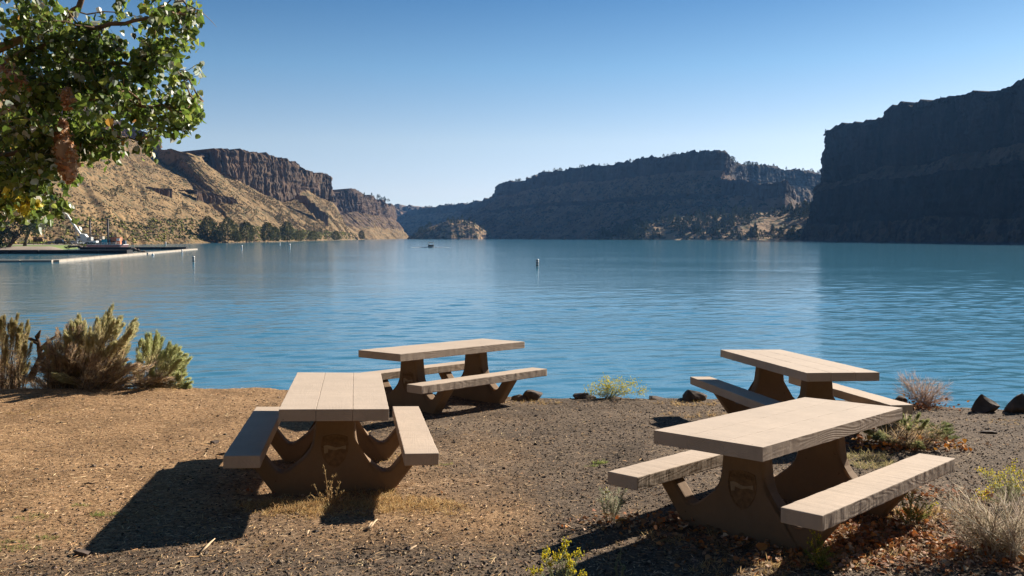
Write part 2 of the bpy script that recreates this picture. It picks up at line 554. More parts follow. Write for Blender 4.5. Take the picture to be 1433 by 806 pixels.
# --- right-hand cliff: a wall of basalt running away from the viewer
rim = [np.array([640, 1560, 150.]), np.array([560, 1330, 150.]), at(1154, 184.5, 1215), at(1161, 184, 1190), at(1200, 178, 1120), at(1243, 168, 1050),
       at(1251, 156, 1040), at(1283, 144, 1000), at(1345, 130, 930), at(1433, 117, 830), np.array([500, 640, 150.]), np.array([508, 420, 150.]), np.array([515, 150, 145.]), np.array([520, -200, 145.])]
rim = [np.array(p, float) for p in rim]
rv = np.random.default_rng(3)
offd = [np.array([-.75, .65]), np.array([-.8, .6]), np.array([-1, .05])] + [np.array([-1, -.08])] * 11
def drop(rim_, dist, fz, jit=0.0, dirs=offd):
    out = []
    for i, p in enumerate(rim_):
        d = dirs[i] / np.linalg.norm(dirs[i])
        dd = dist[i] if hasattr(dist, '__len__') else dist
        f = fz[i] if hasattr(fz, '__len__') else fz
        out.append(np.array([p[0] + d[0] * dd, p[1] + d[1] * dd, p[2] * f]))
    return out
back = [np.array([p[0] + 500, p[1] + 150, p[2] + 4]) for p in rim]
fb = [.55, .55, .52, .53, .55, .60, .58, .55, .58, .62, .60, .58, .6, .6]
ft = [.36, .36, .43, .44, .48, .50, .46, .46, .46, .50, .50, .48, .5, .5]
fl = [.12, .12, .14, .16, .14, .18, .16, .15, .17, .15, .16, .15, .15, .15]
lv = [back, rim, drop(rim, 5, fb), drop(rim, 15, ft), drop(rim, 24, fl), drop(rim, 34, -0.02)]
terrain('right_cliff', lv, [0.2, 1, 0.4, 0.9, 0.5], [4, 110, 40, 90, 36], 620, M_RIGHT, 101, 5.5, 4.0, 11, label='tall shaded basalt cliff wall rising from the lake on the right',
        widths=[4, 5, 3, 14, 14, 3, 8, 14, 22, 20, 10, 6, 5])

# --- left hillside with its mesa
st = [  # rim point, cliff base point, shore point
    (np.array([-520, 120, 140.]), np.array([-500, 120, 115.]), (-230, 60)),
    (np.array([-490, 480, 150.]), np.array([-472, 480, 122.]), (-245, 330)),
    (at(0, 105, 800), at(5, 140, 795), (-240, 440)),
    (at(100, 140, 950), at(104, 172, 945), (-232, 540)),
    (at(165, 163, 1080), at(168, 190, 1075), (-232, 620)),
    (at(200, 182, 1110), at(203, 201, 1105), (-234, 700)),
    (at(217, 192, 1110), at(220, 206, 1100), (-234, 760)),
    (at(226, 209, 1050), at(226.5, 209.5, 1049), (-235, 800)),
    (at(240, 209, 1000), at(241, 210, 998), (-236, 840)),
    (at(262, 214, 985), at(263, 215, 982), (-237, 880)),
    (at(280, 220, 1000), at(281, 222, 996), (-238, 920)),
    (at(284, 216, 1088), at(290, 230, 1080), (-238, 950)),
    (at(300, 212, 1085), at(303, 241, 1075), (-239, 980)),
    (at(330, 212, 1110), at(334, 253, 1095), (-240, 1010)),
    (at(360, 216, 1160), at(362, 268, 1140), (-240, 1050)),
    (at(392, 220, 1215), at(396, 284, 1190), (-241, 1100)),
    (at(412, 226, 1260), at(413, 277, 1240), (-242, 1150)),
    (at(432, 238, 1310), at(428, 266, 1290), (-242, 1210)),
    (at(450, 243, 1350), at(449, 278, 1335), (-243, 1270)),
    (at(463, 247, 1380), at(466, 284, 1370), (-244, 1340)),
    (np.array([-340, 1500, 96.]), np.array([-330, 1510, 50.]), (-246, 1450)),
]
rimL = [a for a, b, c in st]; baseL = [b for a, b, c in st]; shoL = [np.array([c[0], c[1], -1.5]) for a, b, c in st]
midL = []
for a, c in zip(baseL, shoL):
    p = a * 0.42 + c * 0.58; p[2] = a[2] * 0.40 + 2; midL.append(p)
lowL = []
for a, c in zip(baseL, shoL):
    p = a * 0.10 + c * 0.90; p[2] = 5.0 + a[2] * 0.045; lowL.append(p)
backL = [np.array([p[0] - 90, p[1] + 40, p[2] - 45]) if 6 <= i <= 11 else np.array([p[0] - 400, p[1] + 100, p[2] - 12]) for i, p in enumerate(rimL)]
_, GL = terrain('left_hillside', [backL, rimL, baseL, midL, lowL, shoL], [0.1, 1, 0.16, 0.12, 0.3], [4, 70, 110, 90, 26], 760, M_LEFT, 202, 3.4, 2.4, 8, 1.0,
        label='sunlit tan hillside below a dark mesa on the left shore', widths=[2, 4, 8, 8, 7, 4, 2, 3, 4, 3, 2, 4, 7, 8, 8, 6, 6, 6, 5, 3])

# --- second mesa behind it
rim2 = [np.array([-430, 1560, 88.]), at(466, 268, 1700), at(490, 269, 1760), at(508, 272, 1830), at(524, 277, 1920), at(541, 283, 2060), at(547, 290, 2250), np.array([-420, 2600, 90.])]
base2 = [np.array([-400, 1560, 55.]), at(474, 300, 1680), at(496, 297, 1740), at(512, 300, 1800), at(529, 302, 1890), at(545, 305, 2030), at(551, 308, 2200), np.array([-400, 2600, 60.])]
sh2 = [np.array([-246, 1450, -1.5]), np.array([-248, 1580, -1.5]), np.array([-247, 1700, -1.5]), np.array([-246, 1800, -1.5]), np.array([-243, 1900, -1.5]), np.array([-243, 2010, -1.5]), np.array([-262, 2200, -1.5]), np.array([-380, 2600, -1.5])]
mid2 = [a * .45 + c * .55 for a, c in zip(base2, sh2)]
for a, p in zip(base2, mid2): p[2] = a[2] * .42
back2 = [np.array([p[0] - 300, p[1] + 60, p[2] + 3]) for p in rim2]
terrain('second_mesa', [back2, rim2, base2, mid2, sh2], [.1, 1, .55, .3], [3, 60, 45, 40], 380, M_LEFT, 303, 5.0, 4.0, 12, label='dark cliffed mesa farther up the left shore')

# --- far canyon wall closing the view
xs = [480, 530, 548, 575, 600, 640, 700]
f_rim = [at(x, y, 3500) for x, y in zip(xs, (286, 286, 286, 287, 288, 288, 288))]
f_b1 = [at(x, y, 3470) for x, y in zip(xs, (293, 293, 293, 294, 294, 294, 294))]
f_b2 = [at(x, y, 3380) for x, y in zip(xs, (303, 303, 303, 305, 302, 303, 303))]
f_b3 = [at(x, y, 3350) for x, y in zip(xs, (318, 318, 320, 322, 316, 318, 318))]
f_sh = [wpt(x, 3240, -2) for x in xs]
f_bk = [p + np.array([0, 500, 5]) for p in f_rim]
terrain('far_canyon_wall', [f_bk, f_rim, f_b1, f_b2, f_b3, f_sh], [.1, .9, .05, 1, .3], [3, 16, 22, 30, 26], 300, M_MID, 404, 14.0, 6.0, 35, label='distant hazy flat-topped canyon wall closing the lake')

# --- unseen dark hillside added behind the viewer to cut and warm the sky fill
hx = np.linspace(-420, 420, 9)
hb = [np.array([x, -260 - abs(x) * .1, 120.]) for x in hx]
ht = [np.array([x, -190 + abs(x) * .12, 105.]) for x in hx]
hm_ = [np.array([x, -85 + abs(x) * .10, 32.]) for x in hx]
hf = [np.array([x, -28 + abs(x) * .04, 2.2]) for x in hx]
M_NEAR = rock_terrain('sky_block_hillside', (0.07, 0.05, 0.036), (0.085, 0.065, 0.040), (0.065, 0.052, 0.032), (0.035, 0.04, 0.02), 0.16, 0.42)
terrain('sky_block_hillside', [hb, ht, hm_, hf, [p + np.array([0, 8, -6]) for p in hf]], [.1, .2, .2, .1], [6, 40, 40, 4], 160, M_NEAR, 808, 2, 2.5, 9, label='unseen dark hillside added behind the picnic ground to block low sky light')

# --- central mesa in shade
cr = [(np.array([-420., 3500, 110]), (-1, .1)), (at(590, 292, 3050), (-1, -.1)), (at(600, 290, 3000), (-.95, -.3)), (at(640, 287, 2880), (-.9, -.4)), (at(668, 283, 2750), (-.9, -.4)),
      (at(690, 274, 2500), (-.9, -.45)), (at(698, 261, 2300), (-.88, -.48)), (at(725, 253, 2180), (-.86, -.5)), (at(752, 246, 2090), (-.86, -.5)), (at(760, 242, 2070), (-.86, -.5)),
      (at(800, 235, 1960), (-.85, -.52)), (at(870, 228, 1800), (-.84, -.55)), (at(915, 221, 1700), (-.83, -.56)), (at(955, 216, 1630), (-.8, -.6)), (at(990, 213, 1580), (-.75, -.66)),
      (at(1012, 213, 1560), (-.45, -.9)), (at(1018, 223, 1600), (.1, -1)), (at(1030, 231, 1720), (.2, -1)), (at(1055, 232, 1820), (-.1, -1)), (at(1090, 236, 1900), (-.25, -.97)), (at(1155, 244, 2030), (-.25, -.97)), (at(1260, 252, 2250), (-.25, -.97))]
c_rim = [a for a, d in cr]
c_dir = [np.array(d, float) for a, d in cr]
c_h = [p[2] for p in c_rim]
nC = len(c_rim)
c_b = drop(c_rim, 7, .78, dirs=c_dir)
c_b2 = drop(c_rim, [55] * nC, .50, dirs=c_dir)
c_b3 = drop(c_rim, [62] * nC, .44, dirs=c_dir)
c_m = drop(c_rim, [125] * nC, .17, dirs=c_dir)
c_s = drop(c_rim, [185] * nC, -0.015, dirs=c_dir)
c_k = [p + (np.array([200, 400, 3.]) if i < 10 else np.array([0, 400, -3.])) for i, p in enumerate(c_rim)]
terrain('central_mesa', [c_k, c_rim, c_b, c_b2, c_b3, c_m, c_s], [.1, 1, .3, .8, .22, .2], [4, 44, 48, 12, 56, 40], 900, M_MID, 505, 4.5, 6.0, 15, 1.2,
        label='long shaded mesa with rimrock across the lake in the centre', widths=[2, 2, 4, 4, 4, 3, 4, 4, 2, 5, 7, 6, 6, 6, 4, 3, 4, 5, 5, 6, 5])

# --- shaded spur below the right end of the mesa
sp = [at(940, 262, 1600), at(975, 257, 1560), at(1005, 252, 1530), (at(1040, 254, 1510)), at(1070, 258, 1495), at(1090, 256, 1485), at(1099, 251, 1480), at(1104, 256, 1500), at(1108, 262, 1560)]
sd = [np.array(q, float) for q in ((-.5, -.86), (-.5, -.86), (-.5, -.86), (-.5, -.86), (-.5, -.86), (-.5, -.86), (-.3, -.9), (.9, -.4), (1, 0))]
terrain('mesa_spur', [[p + np.array([30, 160, -8]) for p in sp], sp, drop(sp, 5, .74, dirs=sd), drop(sp, 26, .50, dirs=sd), drop(sp, 52, .20, dirs=sd), drop(sp, 66, -.1, dirs=sd)], [.1, 1, .3, .2, .2], [10, 26, 26, 30, 6], 260, M_MID, 515, 3.0, 3.0, 10, label='shaded rock spur ending in a pinnacle below the central mesa')

# --- wooded slope at its foot
wx = [838, 852, 900, 950, 1000, 1050, 1100, 1150, 1250]
wc = [at(838, 334, 1460), at(852, 328, 1450), at(900, 311, 1440), at(950, 305, 1435), at(1000, 302, 1425), at(1050, 301, 1420), at(1100, 296, 1425), at(1150, 287, 1430), at(1250, 275, 1450)]
ws = [wpt(x, y, -1.5) for x, y in zip((836, 850, 900, 950, 1000, 1050, 1100, 1150, 1250), (1450, 1410, 1330, 1290, 1265, 1250, 1235, 1230, 1220))]
wb = [p + np.array([15, 60, 0]) for p in wc]
for p in wb: p[2] *= 0.75
wm = [a * .5 + c * .5 for a, c in zip(wc, ws)]
for a, p in zip(wc, wm): p[2] = a[2] * .58
_, GW = terrain('wooded_slope', [wb, wc, wm, ws], [.1, .1, .15], [20, 50, 50], 320, M_WOOD, 606, 2, 3.2, 15, 1.0, label='sunlit slope dotted with pines below the central mesa')

# --- sunlit knoll
kx = [572, 584, 600, 622, 645, 665, 680, 690]
kc = [at(x, y, 1760) for x, y in zip(kx, (334, 326, 318, 311, 308, 313, 324, 335))]
ks = [wpt(x, y, -1.5) for x, y in zip((570, 582, 600, 622, 645, 665, 682, 692), (1740, 1710, 1690, 1680, 1680, 1690, 1710, 1740))]
kb = [wpt(x, 1850, -1.5) for x in kx]
km = [a * .55 + c * .45 for a, c in zip(kc, ks)]
for a, p in zip(kc, km): p[2] = a[2] * .68
kkb = [a * .5 + c * .5 for a, c in zip(kc, kb)]
for a, p in zip(kc, kkb): p[2] = a[2] * .75
_, GK = terrain('rocky_knoll', [kb, kkb, kc, km, ks], [.1, .2, .45, .45], [10, 12, 30, 26], 200, M_WOOD, 707, 2.2, 2.6, 10, label='small sunlit rocky knoll at the foot of the mesa')

# --- lake bed and lake
def sheet(name, xs_, ys_, zf, mat, attrs=None, smooth=True):
    X, Y = np.meshgrid(xs_, ys_)
    Z = zf(X, Y)
    V, U = X.shape
    idx = np.arange(V * U).reshape(V, U)
    q = np.stack([idx[:-1, :-1], idx[:-1, 1:], idx[1:, 1:], idx[1:, :-1]], -1).reshape(-1, 4)
    at_ = {k: f(X, Y).ravel() for k, f in (attrs or {}).items()}
    me = fast_mesh(name, np.stack([X.ravel(), Y.ravel(), Z.ravel()], 1), q, mat, smooth, at_)
    return link(name, me)

bed = sheet('lake_bed', np.linspace(-3000, 3000, 40), np.linspace(-250, 4600, 40), lambda X, Y: np.full(X.shape, -3.5), simple('silt', (0.10, 0.09, 0.06)))
tag(bed, 'silty bed below the lake', None, None, 'structure')
# rippled surface: real wavelets, finest near this shore; the material adds the capillary ripples
yr = [9., 14., 18., 20.]
while yr[-1] < 4300:
    Yc = yr[-1]
    yr.append(Yc + (0.11 if Yc < 55 else min(0.11 * (Yc / 55) ** 1.5, 160)))
yr = np.array(yr)
ar = np.concatenate([[-22, -10, -5, -3, -2, -1.4, -1.0, -.85, -.75, -.69], np.linspace(-.64, .64, 620), [.69, .75, .85, 1.0, 1.4, 2, 3, 5, 10, 22]])
WX = ar[None, :] * (yr[:, None] + 5); WY = np.repeat(yr[:, None], len(ar), 1)
dyr = np.gradient(yr)[:, None]
inside = (np.abs(ar) < .66)[None, :]
wind = 0.30 + 0.75 * np.clip(.5 + .75 * fbm(WX / 70, WY / 26, 0 * WX, 3, 811), 0, 1) + 0.75 * np.clip((WX - .30 * WY) / 16, 0, 1)
WZ = 0 * WX
ca, sa = math.cos(.22), math.sin(.22)
UX, UY = WX * ca + WY * sa, -WX * sa + WY * ca
for lam, A, sd in ((7.0, .022, 1), (3.0, .020, 2), (1.5, .021, 3), (.8, .017, 4), (.45, .0105, 5)):
    on = np.clip((lam / dyr - 3) / 3, 0, 1)
    rws = on[:, 0] > 0
    f = 2.0 / lam
    rr_ = rws
    WZ[rr_] += (A * vnoise(UX[rr_] * f * .45 + .3 * np.sin(UY[rr_] * f * .3), UY[rr_] * f, 0 * UX[rr_] + sd, 820 + sd) * on[rr_] * wind[rr_])
WZ *= inside
V_, U_ = WX.shape
idx = np.arange(V_ * U_).reshape(V_, U_)
q = np.stack([idx[:-1, :-1], idx[:-1, 1:], idx[1:, 1:], idx[1:, :-1]], -1).reshape(-1, 4)
lake = link('lake', fast_mesh('lake', np.stack([WX.ravel(), WY.ravel(), WZ.ravel()], 1), q, M_WATER, True))
tag(lake, 'rippled blue lake filling the canyon', None, None, 'structure')

# --- picnic ground
edge_px = [(-400, 552), (-150, 550), (0, 547), (120, 543), (260, 541), (400, 543), (560, 549), (750, 556), (900, 556), (1000, 558), (1100, 559), (1200, 562), (1300, 568), (1433, 574), (1600, 582), (1900, 600)]
ex, ey = [], []
for a, b_ in edge_px:
    p = on_ground(a, b_); ex.append(p[0]); ey.append(p[1])
ex = np.array([-60., -25] + ex + [25., 60]); ey = np.array([11.5, 12.8] + ey + [8.0, 4.0])
def edge_y(x): return np.interp(x, ex, ey)
def gz(x, y):
    x = np.asarray(x, float); y = np.asarray(y, float)
    z = GA + GB * np.clip(x, -40, 40) + GC * np.clip(y, -40, 40)
    z = z + 0.018 * fbm(x / 1.7, y / 1.7, 0 * x, 3, 31) + 0.006 * fbm(x / .22, y / .22, 0 * x, 3, 32)
    d = y - (edge_y(x) + 0.12 * fbm(x / .9, 0 * x, 0 * x, 3, 33))
    bank = np.where(d > 0, -0.62 * d - 0.25 * (1 - np.exp(-d / .3)) + 0.10 * fbm(x / .8, y / .8, 0 * x, 3, 34) * np.clip(d, 0, 1), 0)
    return np.maximum(z + bank, -3.2)
def litter(x, y):
    m = 0.50 - 0.21 * (x + 1.9) + 0.26 * fbm(x / 1.6, y / 1.6, 0 * x, 3, 35)
    near = np.clip((6.4 - y) / 1.6, 0, 1) * 0.30      # darker gravel close to the viewer
    m = m - near * (x < 1.5)
    for cx_, cy_, r_, a_ in ((-1.6, 6.3, 1.0, .35), (-.35, 6.05, .8, .4), (2.6, 5.0, 1.1, .4), (3.6, 5.6, 1.0, .35), (.4, 12.4, .9, .2)):
        m = m + a_ * np.exp(-(((x - cx_) ** 2 + (y - cy_) ** 2) / r_ ** 2))
    return np.clip(m, 0, 1)
def graded(a, b, c, d, n1, n2, n3):
    return np.concatenate([a + (b - a) * (1 - np.linspace(1, 0, n1, endpoint=False) ** 2), np.linspace(b, c, n2, endpoint=False), c + (d - c) * np.linspace(0, 1, n3) ** 2])
gx = graded(-200, -10, 10, 200, 50, 480, 51)
gy = graded(-250, 3.5, 16.5, 24, 60, 360, 40)
ground = sheet('picnic_ground', gx, gy, gz, M_GROUND, {'litter': litter})
tag(ground, 'bare picnic ground of dry litter and dark gravel', None, None, 'structure')

# ------------------------------------------------------------------ picnic tables (cast concrete)
T_L, T_W, T_T, T_Z = 2.141, 0.808, 0.089, 0.749
B_L, B_I, B_O, B_T, B_Z = 2.165, 0.529, 0.790, 0.0936, 0.411

def slab_mesh(name, x0, x1, y0, y1, z0, z1, mat, seed, rough=0.0016, bev=0.006, nx=90):
    """a cast slab with slightly worn, uneven edges"""
    mb = MB()
    bm = mb.bm
    mb.box(((x0 + x1) / 2, (y0 + y1) / 2, (z0 + z1) / 2), (x1 - x0, y1 - y0, z1 - z0))
    for e in list(bm.edges):
        pass
    le = [e for e in bm.edges if abs((e.verts[0].co - e.verts[1].co).x) > 0.5 * (x1 - x0)]
    bmesh.ops.subdivide_edges(bm, edges=le, cuts=nx, use_grid_fill=True)
    bmesh.ops.bevel(bm, geom=[e for e in bm.edges if len(e.link_faces) == 2 and e.calc_face_angle(0) > 1.0], offset=bev, segments=2, affect='EDGES', profile=0.6)
    co = np.array([v.co[:] for v in bm.verts])
    n = fbm(co[:, 0] / .05, co[:, 1] / .05, co[:, 2] / .05, 3, seed)
    n2 = np.clip(fbm(co[:, 0] / .018, co[:, 1] / .03, co[:, 2] / .03, 2, seed + 3) - 0.75, 0, 1)
    cen = np.array([(x0 + x1) / 2, (y0 + y1) / 2, (z0 + z1) / 2]); hs = np.array([(x1 - x0), (y1 - y0), (z1 - z0)]) / 2
    d = (co - cen) / hs
    corner = (np.abs(d) > 0.9).sum(1) >= 2
    for i, v in enumerate(bm.verts):
        k = rough * n[i] + (rough * 5 * n2[i] if corner[i] else 0)
        v.co.y -= np.sign(d[i, 1]) * k * (abs(d[i, 1]) > 0.9)
        v.co.z -= np.sign(d[i, 2]) * k * (abs(d[i, 2]) > 0.9)
    bmesh.ops.recalc_face_normals(bm, faces=bm.faces)
    me = bpy.data.meshes.new(name)
    bm.to_mesh(me); bm.free()
    me.materials.append(mat)
    return me

def arc(cx_, cy_, r, a0, a1, n):
    return [(cx_ + r * math.cos(R(a0 + (a1 - a0) * i / n)), cy_ + r * math.sin(R(a0 + (a1 - a0) * i / n))) for i in range(n + 1)]

half = [(0.475, -0.06), (0.488, 0.02), (0.70, 0.300), (0.70, B_Z - B_T + .004), (0.563, B_Z - B_T + .004), (0.47, 0.205), (0.447, 0.180), (0.422, 0.168), (0.395, 0.168), (0.370, 0.178),
        (0.345, 0.196), (0.265, 0.262), (0.222, 0.306), (0.195, 0.345), (0.178, 0.395), (0.168, 0.45), (0.145, T_Z - T_T + .004)]
PROF = half + [(-a, b) for a, b in half[::-1]]
def pedestal_mesh(x0, x1):
    mb = MB()
    P = np.array(PROF); c = 0.019
    n = len(P)
    t = np.roll(P, -1, 0) - P; t /= np.linalg.norm(t, axis=1, keepdims=True)
    nl = np.stack([-t[:, 1], t[:, 0]], 1)                 # inward for a counter-clockwise outline
    m = nl + np.roll(nl, 1, 0); m /= np.maximum((m * m).sum(1, keepdims=True), .5) / 2
    m = m / 1.0
    rings = []
    for x_, q in ((x0, 1.0), (x0 + c * .35, .45), (x0 + c, .08), (x0 + c * 1.6, 0), (x1 - c * 1.6, 0), (x1 - c, .08), (x1 - c * .35, .45), (x1, 1.0)):
        Q = P + m * c * q
        rings.append([mb.bm.verts.new((x_, a, b)) for a, b in Q])
    for a, b in zip(rings[:-1], rings[1:]):
        for k in range(n):
            mb.bm.faces.new((a[k], a[(k + 1) % n], b[(k + 1) % n], b[k]))
    f0 = mb.bm.faces.new(rings[0][::-1]); f1 = mb.bm.faces.new(rings[-1])
    bmesh.ops.triangulate(mb.bm, faces=[f0, f1])
    bmesh.ops.recalc_face_normals(mb.bm, faces=mb.bm.faces)
    me = bpy.data.meshes.new('pedestal')
    mb.bm.to_mesh(me); mb.bm.free()
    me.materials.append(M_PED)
    return me

def shield_outline(s=1.0, n=10):
    pts = [(-.098, .100), (-.05, .113), (0, .118), (.05, .113), (.098, .100), (.108, .04), (.106, -.01), (.092, -.06), (.066, -.103), (.034, -.133), (0, -.150)]
    out = []
    full = pts + [(-a, b) for a, b in pts[-2:4:-1]]
    return [(a * s, b * s) for a, b in full]

def emblem_meshes():
    # shield ring, recessed field seen as a thin disc, landscape band, lettering
    sh = MB()
    o = shield_outline(1.0); i_ = shield_outline(0.93)
    n = len(o)
    z0, z1 = 0.0, -0.006
    vo = [sh.bm.verts.new((z1, a, b)) for a, b in o]; vi = [sh.bm.verts.new((z1, a, b)) for a, b in i_]
    vo0 = [sh.bm.verts.new((0.004, a, b)) for a, b in o]; vi0 = [sh.bm.verts.new((-0.001, a, b)) for a, b in i_]
    for k in range(n):
        j = (k + 1) % n
        sh.bm.faces.new((vo[k], vo[j], vi[j], vi[k])); sh.bm.faces.new((vo[k], vo0[k], vo0[j], vo[j])); sh.bm.faces.new((vi[k], vi[j], vi0[j], vi0[k]))
    sh.bm.faces.new(vi0)
    return sh

def text_mesh(body, size, arc_r=None, depth=0.003):
    """raised letters laid along a shallow arc, in the y-z plane facing -x"""
    parts = []
    xo = 0.0
    bmx = bmesh.new()
    adv = size * 0.74
    tot = adv * (len(body) - 1)
    for k, ch in enumerate(body):
        if ch == ' ': continue
        cu = bpy.data.curves.new('glyph', 'FONT')
        cu.body = ch; cu.size = size; cu.extrude = depth / 2; cu.align_x = 'CENTER'; cu.offset = size * 0.012; cu.resolution_u = 2
        ob = bpy.data.objects.new('glyph', cu)
        me = bpy.data.meshes.new_from_object(ob)
        s = -tot / 2 + adv * k
        ang = s / arc_r if arc_r else 0
        for v in me.vertices:
            gx_, gy_ = v.co.x, v.co.y
            h = s + gx_ * math.cos(ang) + gy_ * math.sin(ang)
            zz = (arc_r * (math.cos(ang) - 1) if arc_r else 0) + gy_ * math.cos(ang) - gx_ * math.sin(ang)
            v.co = (-0.004 - v.co.z, -h, zz)
        bmx.from_mesh(me)
        bpy.data.objects.remove(ob); bpy.data.curves.remove(cu); bpy.data.meshes.remove(me)
    return bmx

def band_mesh():
    mb = MB()
    up = [(-.088, .028), (-.06, .034), (-.04, .030), (-.015, .022), (.01, .014), (.035, .016), (.06, .024), (.088, .030)]
    dn = [(.088, -.002), (.05, .004), (.02, -.002), (-.01, -.008), (-.035, -.002), (-.05, .002), (-.052, -.026), (-.08, -.034)]
    mb.prism([(-a, b) for a, b in up + dn], -0.0055, 0.002, 'x')
    return mb

PX = 0.552; PT = 0.14
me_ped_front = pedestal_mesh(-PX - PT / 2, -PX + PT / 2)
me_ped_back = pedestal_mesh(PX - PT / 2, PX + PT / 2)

def make_table():
    root = empty('picnic_table')
    w = T_W / 3
    for k in range(3):
        g = 0.0013
        y0 = -T_W / 2 + w * k + (g if k else 0); y1 = -T_W / 2 + w * (k + 1) - (g if k < 2 else 0)
        link('tabletop_plank', slab_mesh('tabletop_plank', -T_L / 2, T_L / 2, y0, y1, T_Z - T_T, T_Z, M_TOP, 51 + k, 0.0010, 0.0032), root)
    for s in (-1, 1):
        y0, y1 = (B_I, B_O) if s > 0 else (-B_O, -B_I)
        link('bench_seat', slab_mesh('bench_seat', -B_L / 2, B_L / 2, y0, y1, B_Z - B_T, B_Z, M_SEAT, 61 + s, 0.0016, 0.006), root)
    pf = link('pedestal', me_ped_front, root)
    pb = link('pedestal', me_ped_back, root)
    ex_, ez = -PX - PT / 2, 0.352
    e = emblem_meshes().build('emblem', M_EMB, pf); e.location = (ex_, 0, ez)
    b_ = band_mesh().build('emblem_landscape', M_EMBL, pf); b_.location = (ex_, 0, ez)
    bmx = text_mesh('OREGON', 0.036, 0.22)
    me = bpy.data.meshes.new('lettering'); bmx.to_mesh(me); bmx.free(); me.materials.append(M_EMB)
    t = link('lettering', me, pf); t.location = (ex_, 0, ez + .070)
    return root, (e, b_, t)

def copy_tree(o, parent=None):
    c = o.copy(); COL.objects.link(c); c.parent = parent
    for ch in [x for x in o.children]:
        copy_tree(ch, c)
    return c

def rot3(y, p, r):
    return Matrix.Rotation(y, 4, 'Z') @ Matrix.Rotation(p, 4, 'Y') @ Matrix.Rotation(r, 4, 'X')
tab_pose = [((-1.5401, 7.4882, -2.2028), (100.227, 1.4447, 1.8117), 'sandy concrete picnic table end-on to the viewer, left of centre, one bench in shade'),
            ((-0.8518, 11.1343, -2.2871), (46.547, 1.0854, -1.6701), 'concrete picnic table at the lake edge behind the left table, seen side-on'),
            ((1.9980, 6.2345, -2.2026), (44.706, 1.4655, -1.6388), 'nearest concrete picnic table on the right, plank-grain bench facing the viewer'),
            ((3.1774, 9.8645, -2.2904), (99.944, 1.0104, 1.1261), 'concrete picnic table by the water behind the nearest right-hand table')]
proto, emb = make_table()
tables = [proto] + [copy_tree(proto) for _ in range(3)]
kk = 0
for ch in tables[2].children:                    # the nearest right table: joints show only at the ends
    if ch.name.startswith('tabletop_plank'):
        w_ = T_W / 3
        ch.data = slab_mesh('tabletop_plank', -T_L / 2, T_L / 2, -T_W / 2 + w_ * kk + (.0006 if kk else 0), -T_W / 2 + w_ * (kk + 1) - (.0006 if kk < 2 else 0), T_Z - T_T, T_Z, M_TOP, 71 + kk, 0.0006, 0.0016)
        kk += 1
for tb, (loc, ang, lab) in zip(tables, tab_pose):
    Mx = rot3(*[R(a) for a in ang])
    off = Mx @ Vector((0, 0, 0.14))
    tb.matrix_world = Matrix.Translation(Vector(loc) + Vector((0, 0, CAM_Z)) + off) @ Mx
    tag(tb, lab, 'picnic table', 'concrete picnic tables on the lake shore')
# the far right table shows a plain pedestal
for ch in list(tables[3].children):
    for g in list(ch.children): bpy.data.objects.remove(g)

# ------------------------------------------------------------------ blades, leaves, chips as real little faces
def frames(d):
    d = d / (np.linalg.norm(d, axis=1, keepdims=True) + 1e-9)
    up = np.tile(np.array([0, 0, 1.]), (len(d), 1))
    up[np.abs(d[:, 2]) > .95] = (1, 0, 0)
    a = np.cross(d, up); a /= np.linalg.norm(a, axis=1, keepdims=True) + 1e-9
    b = np.cross(a, d)
    return d, a, b

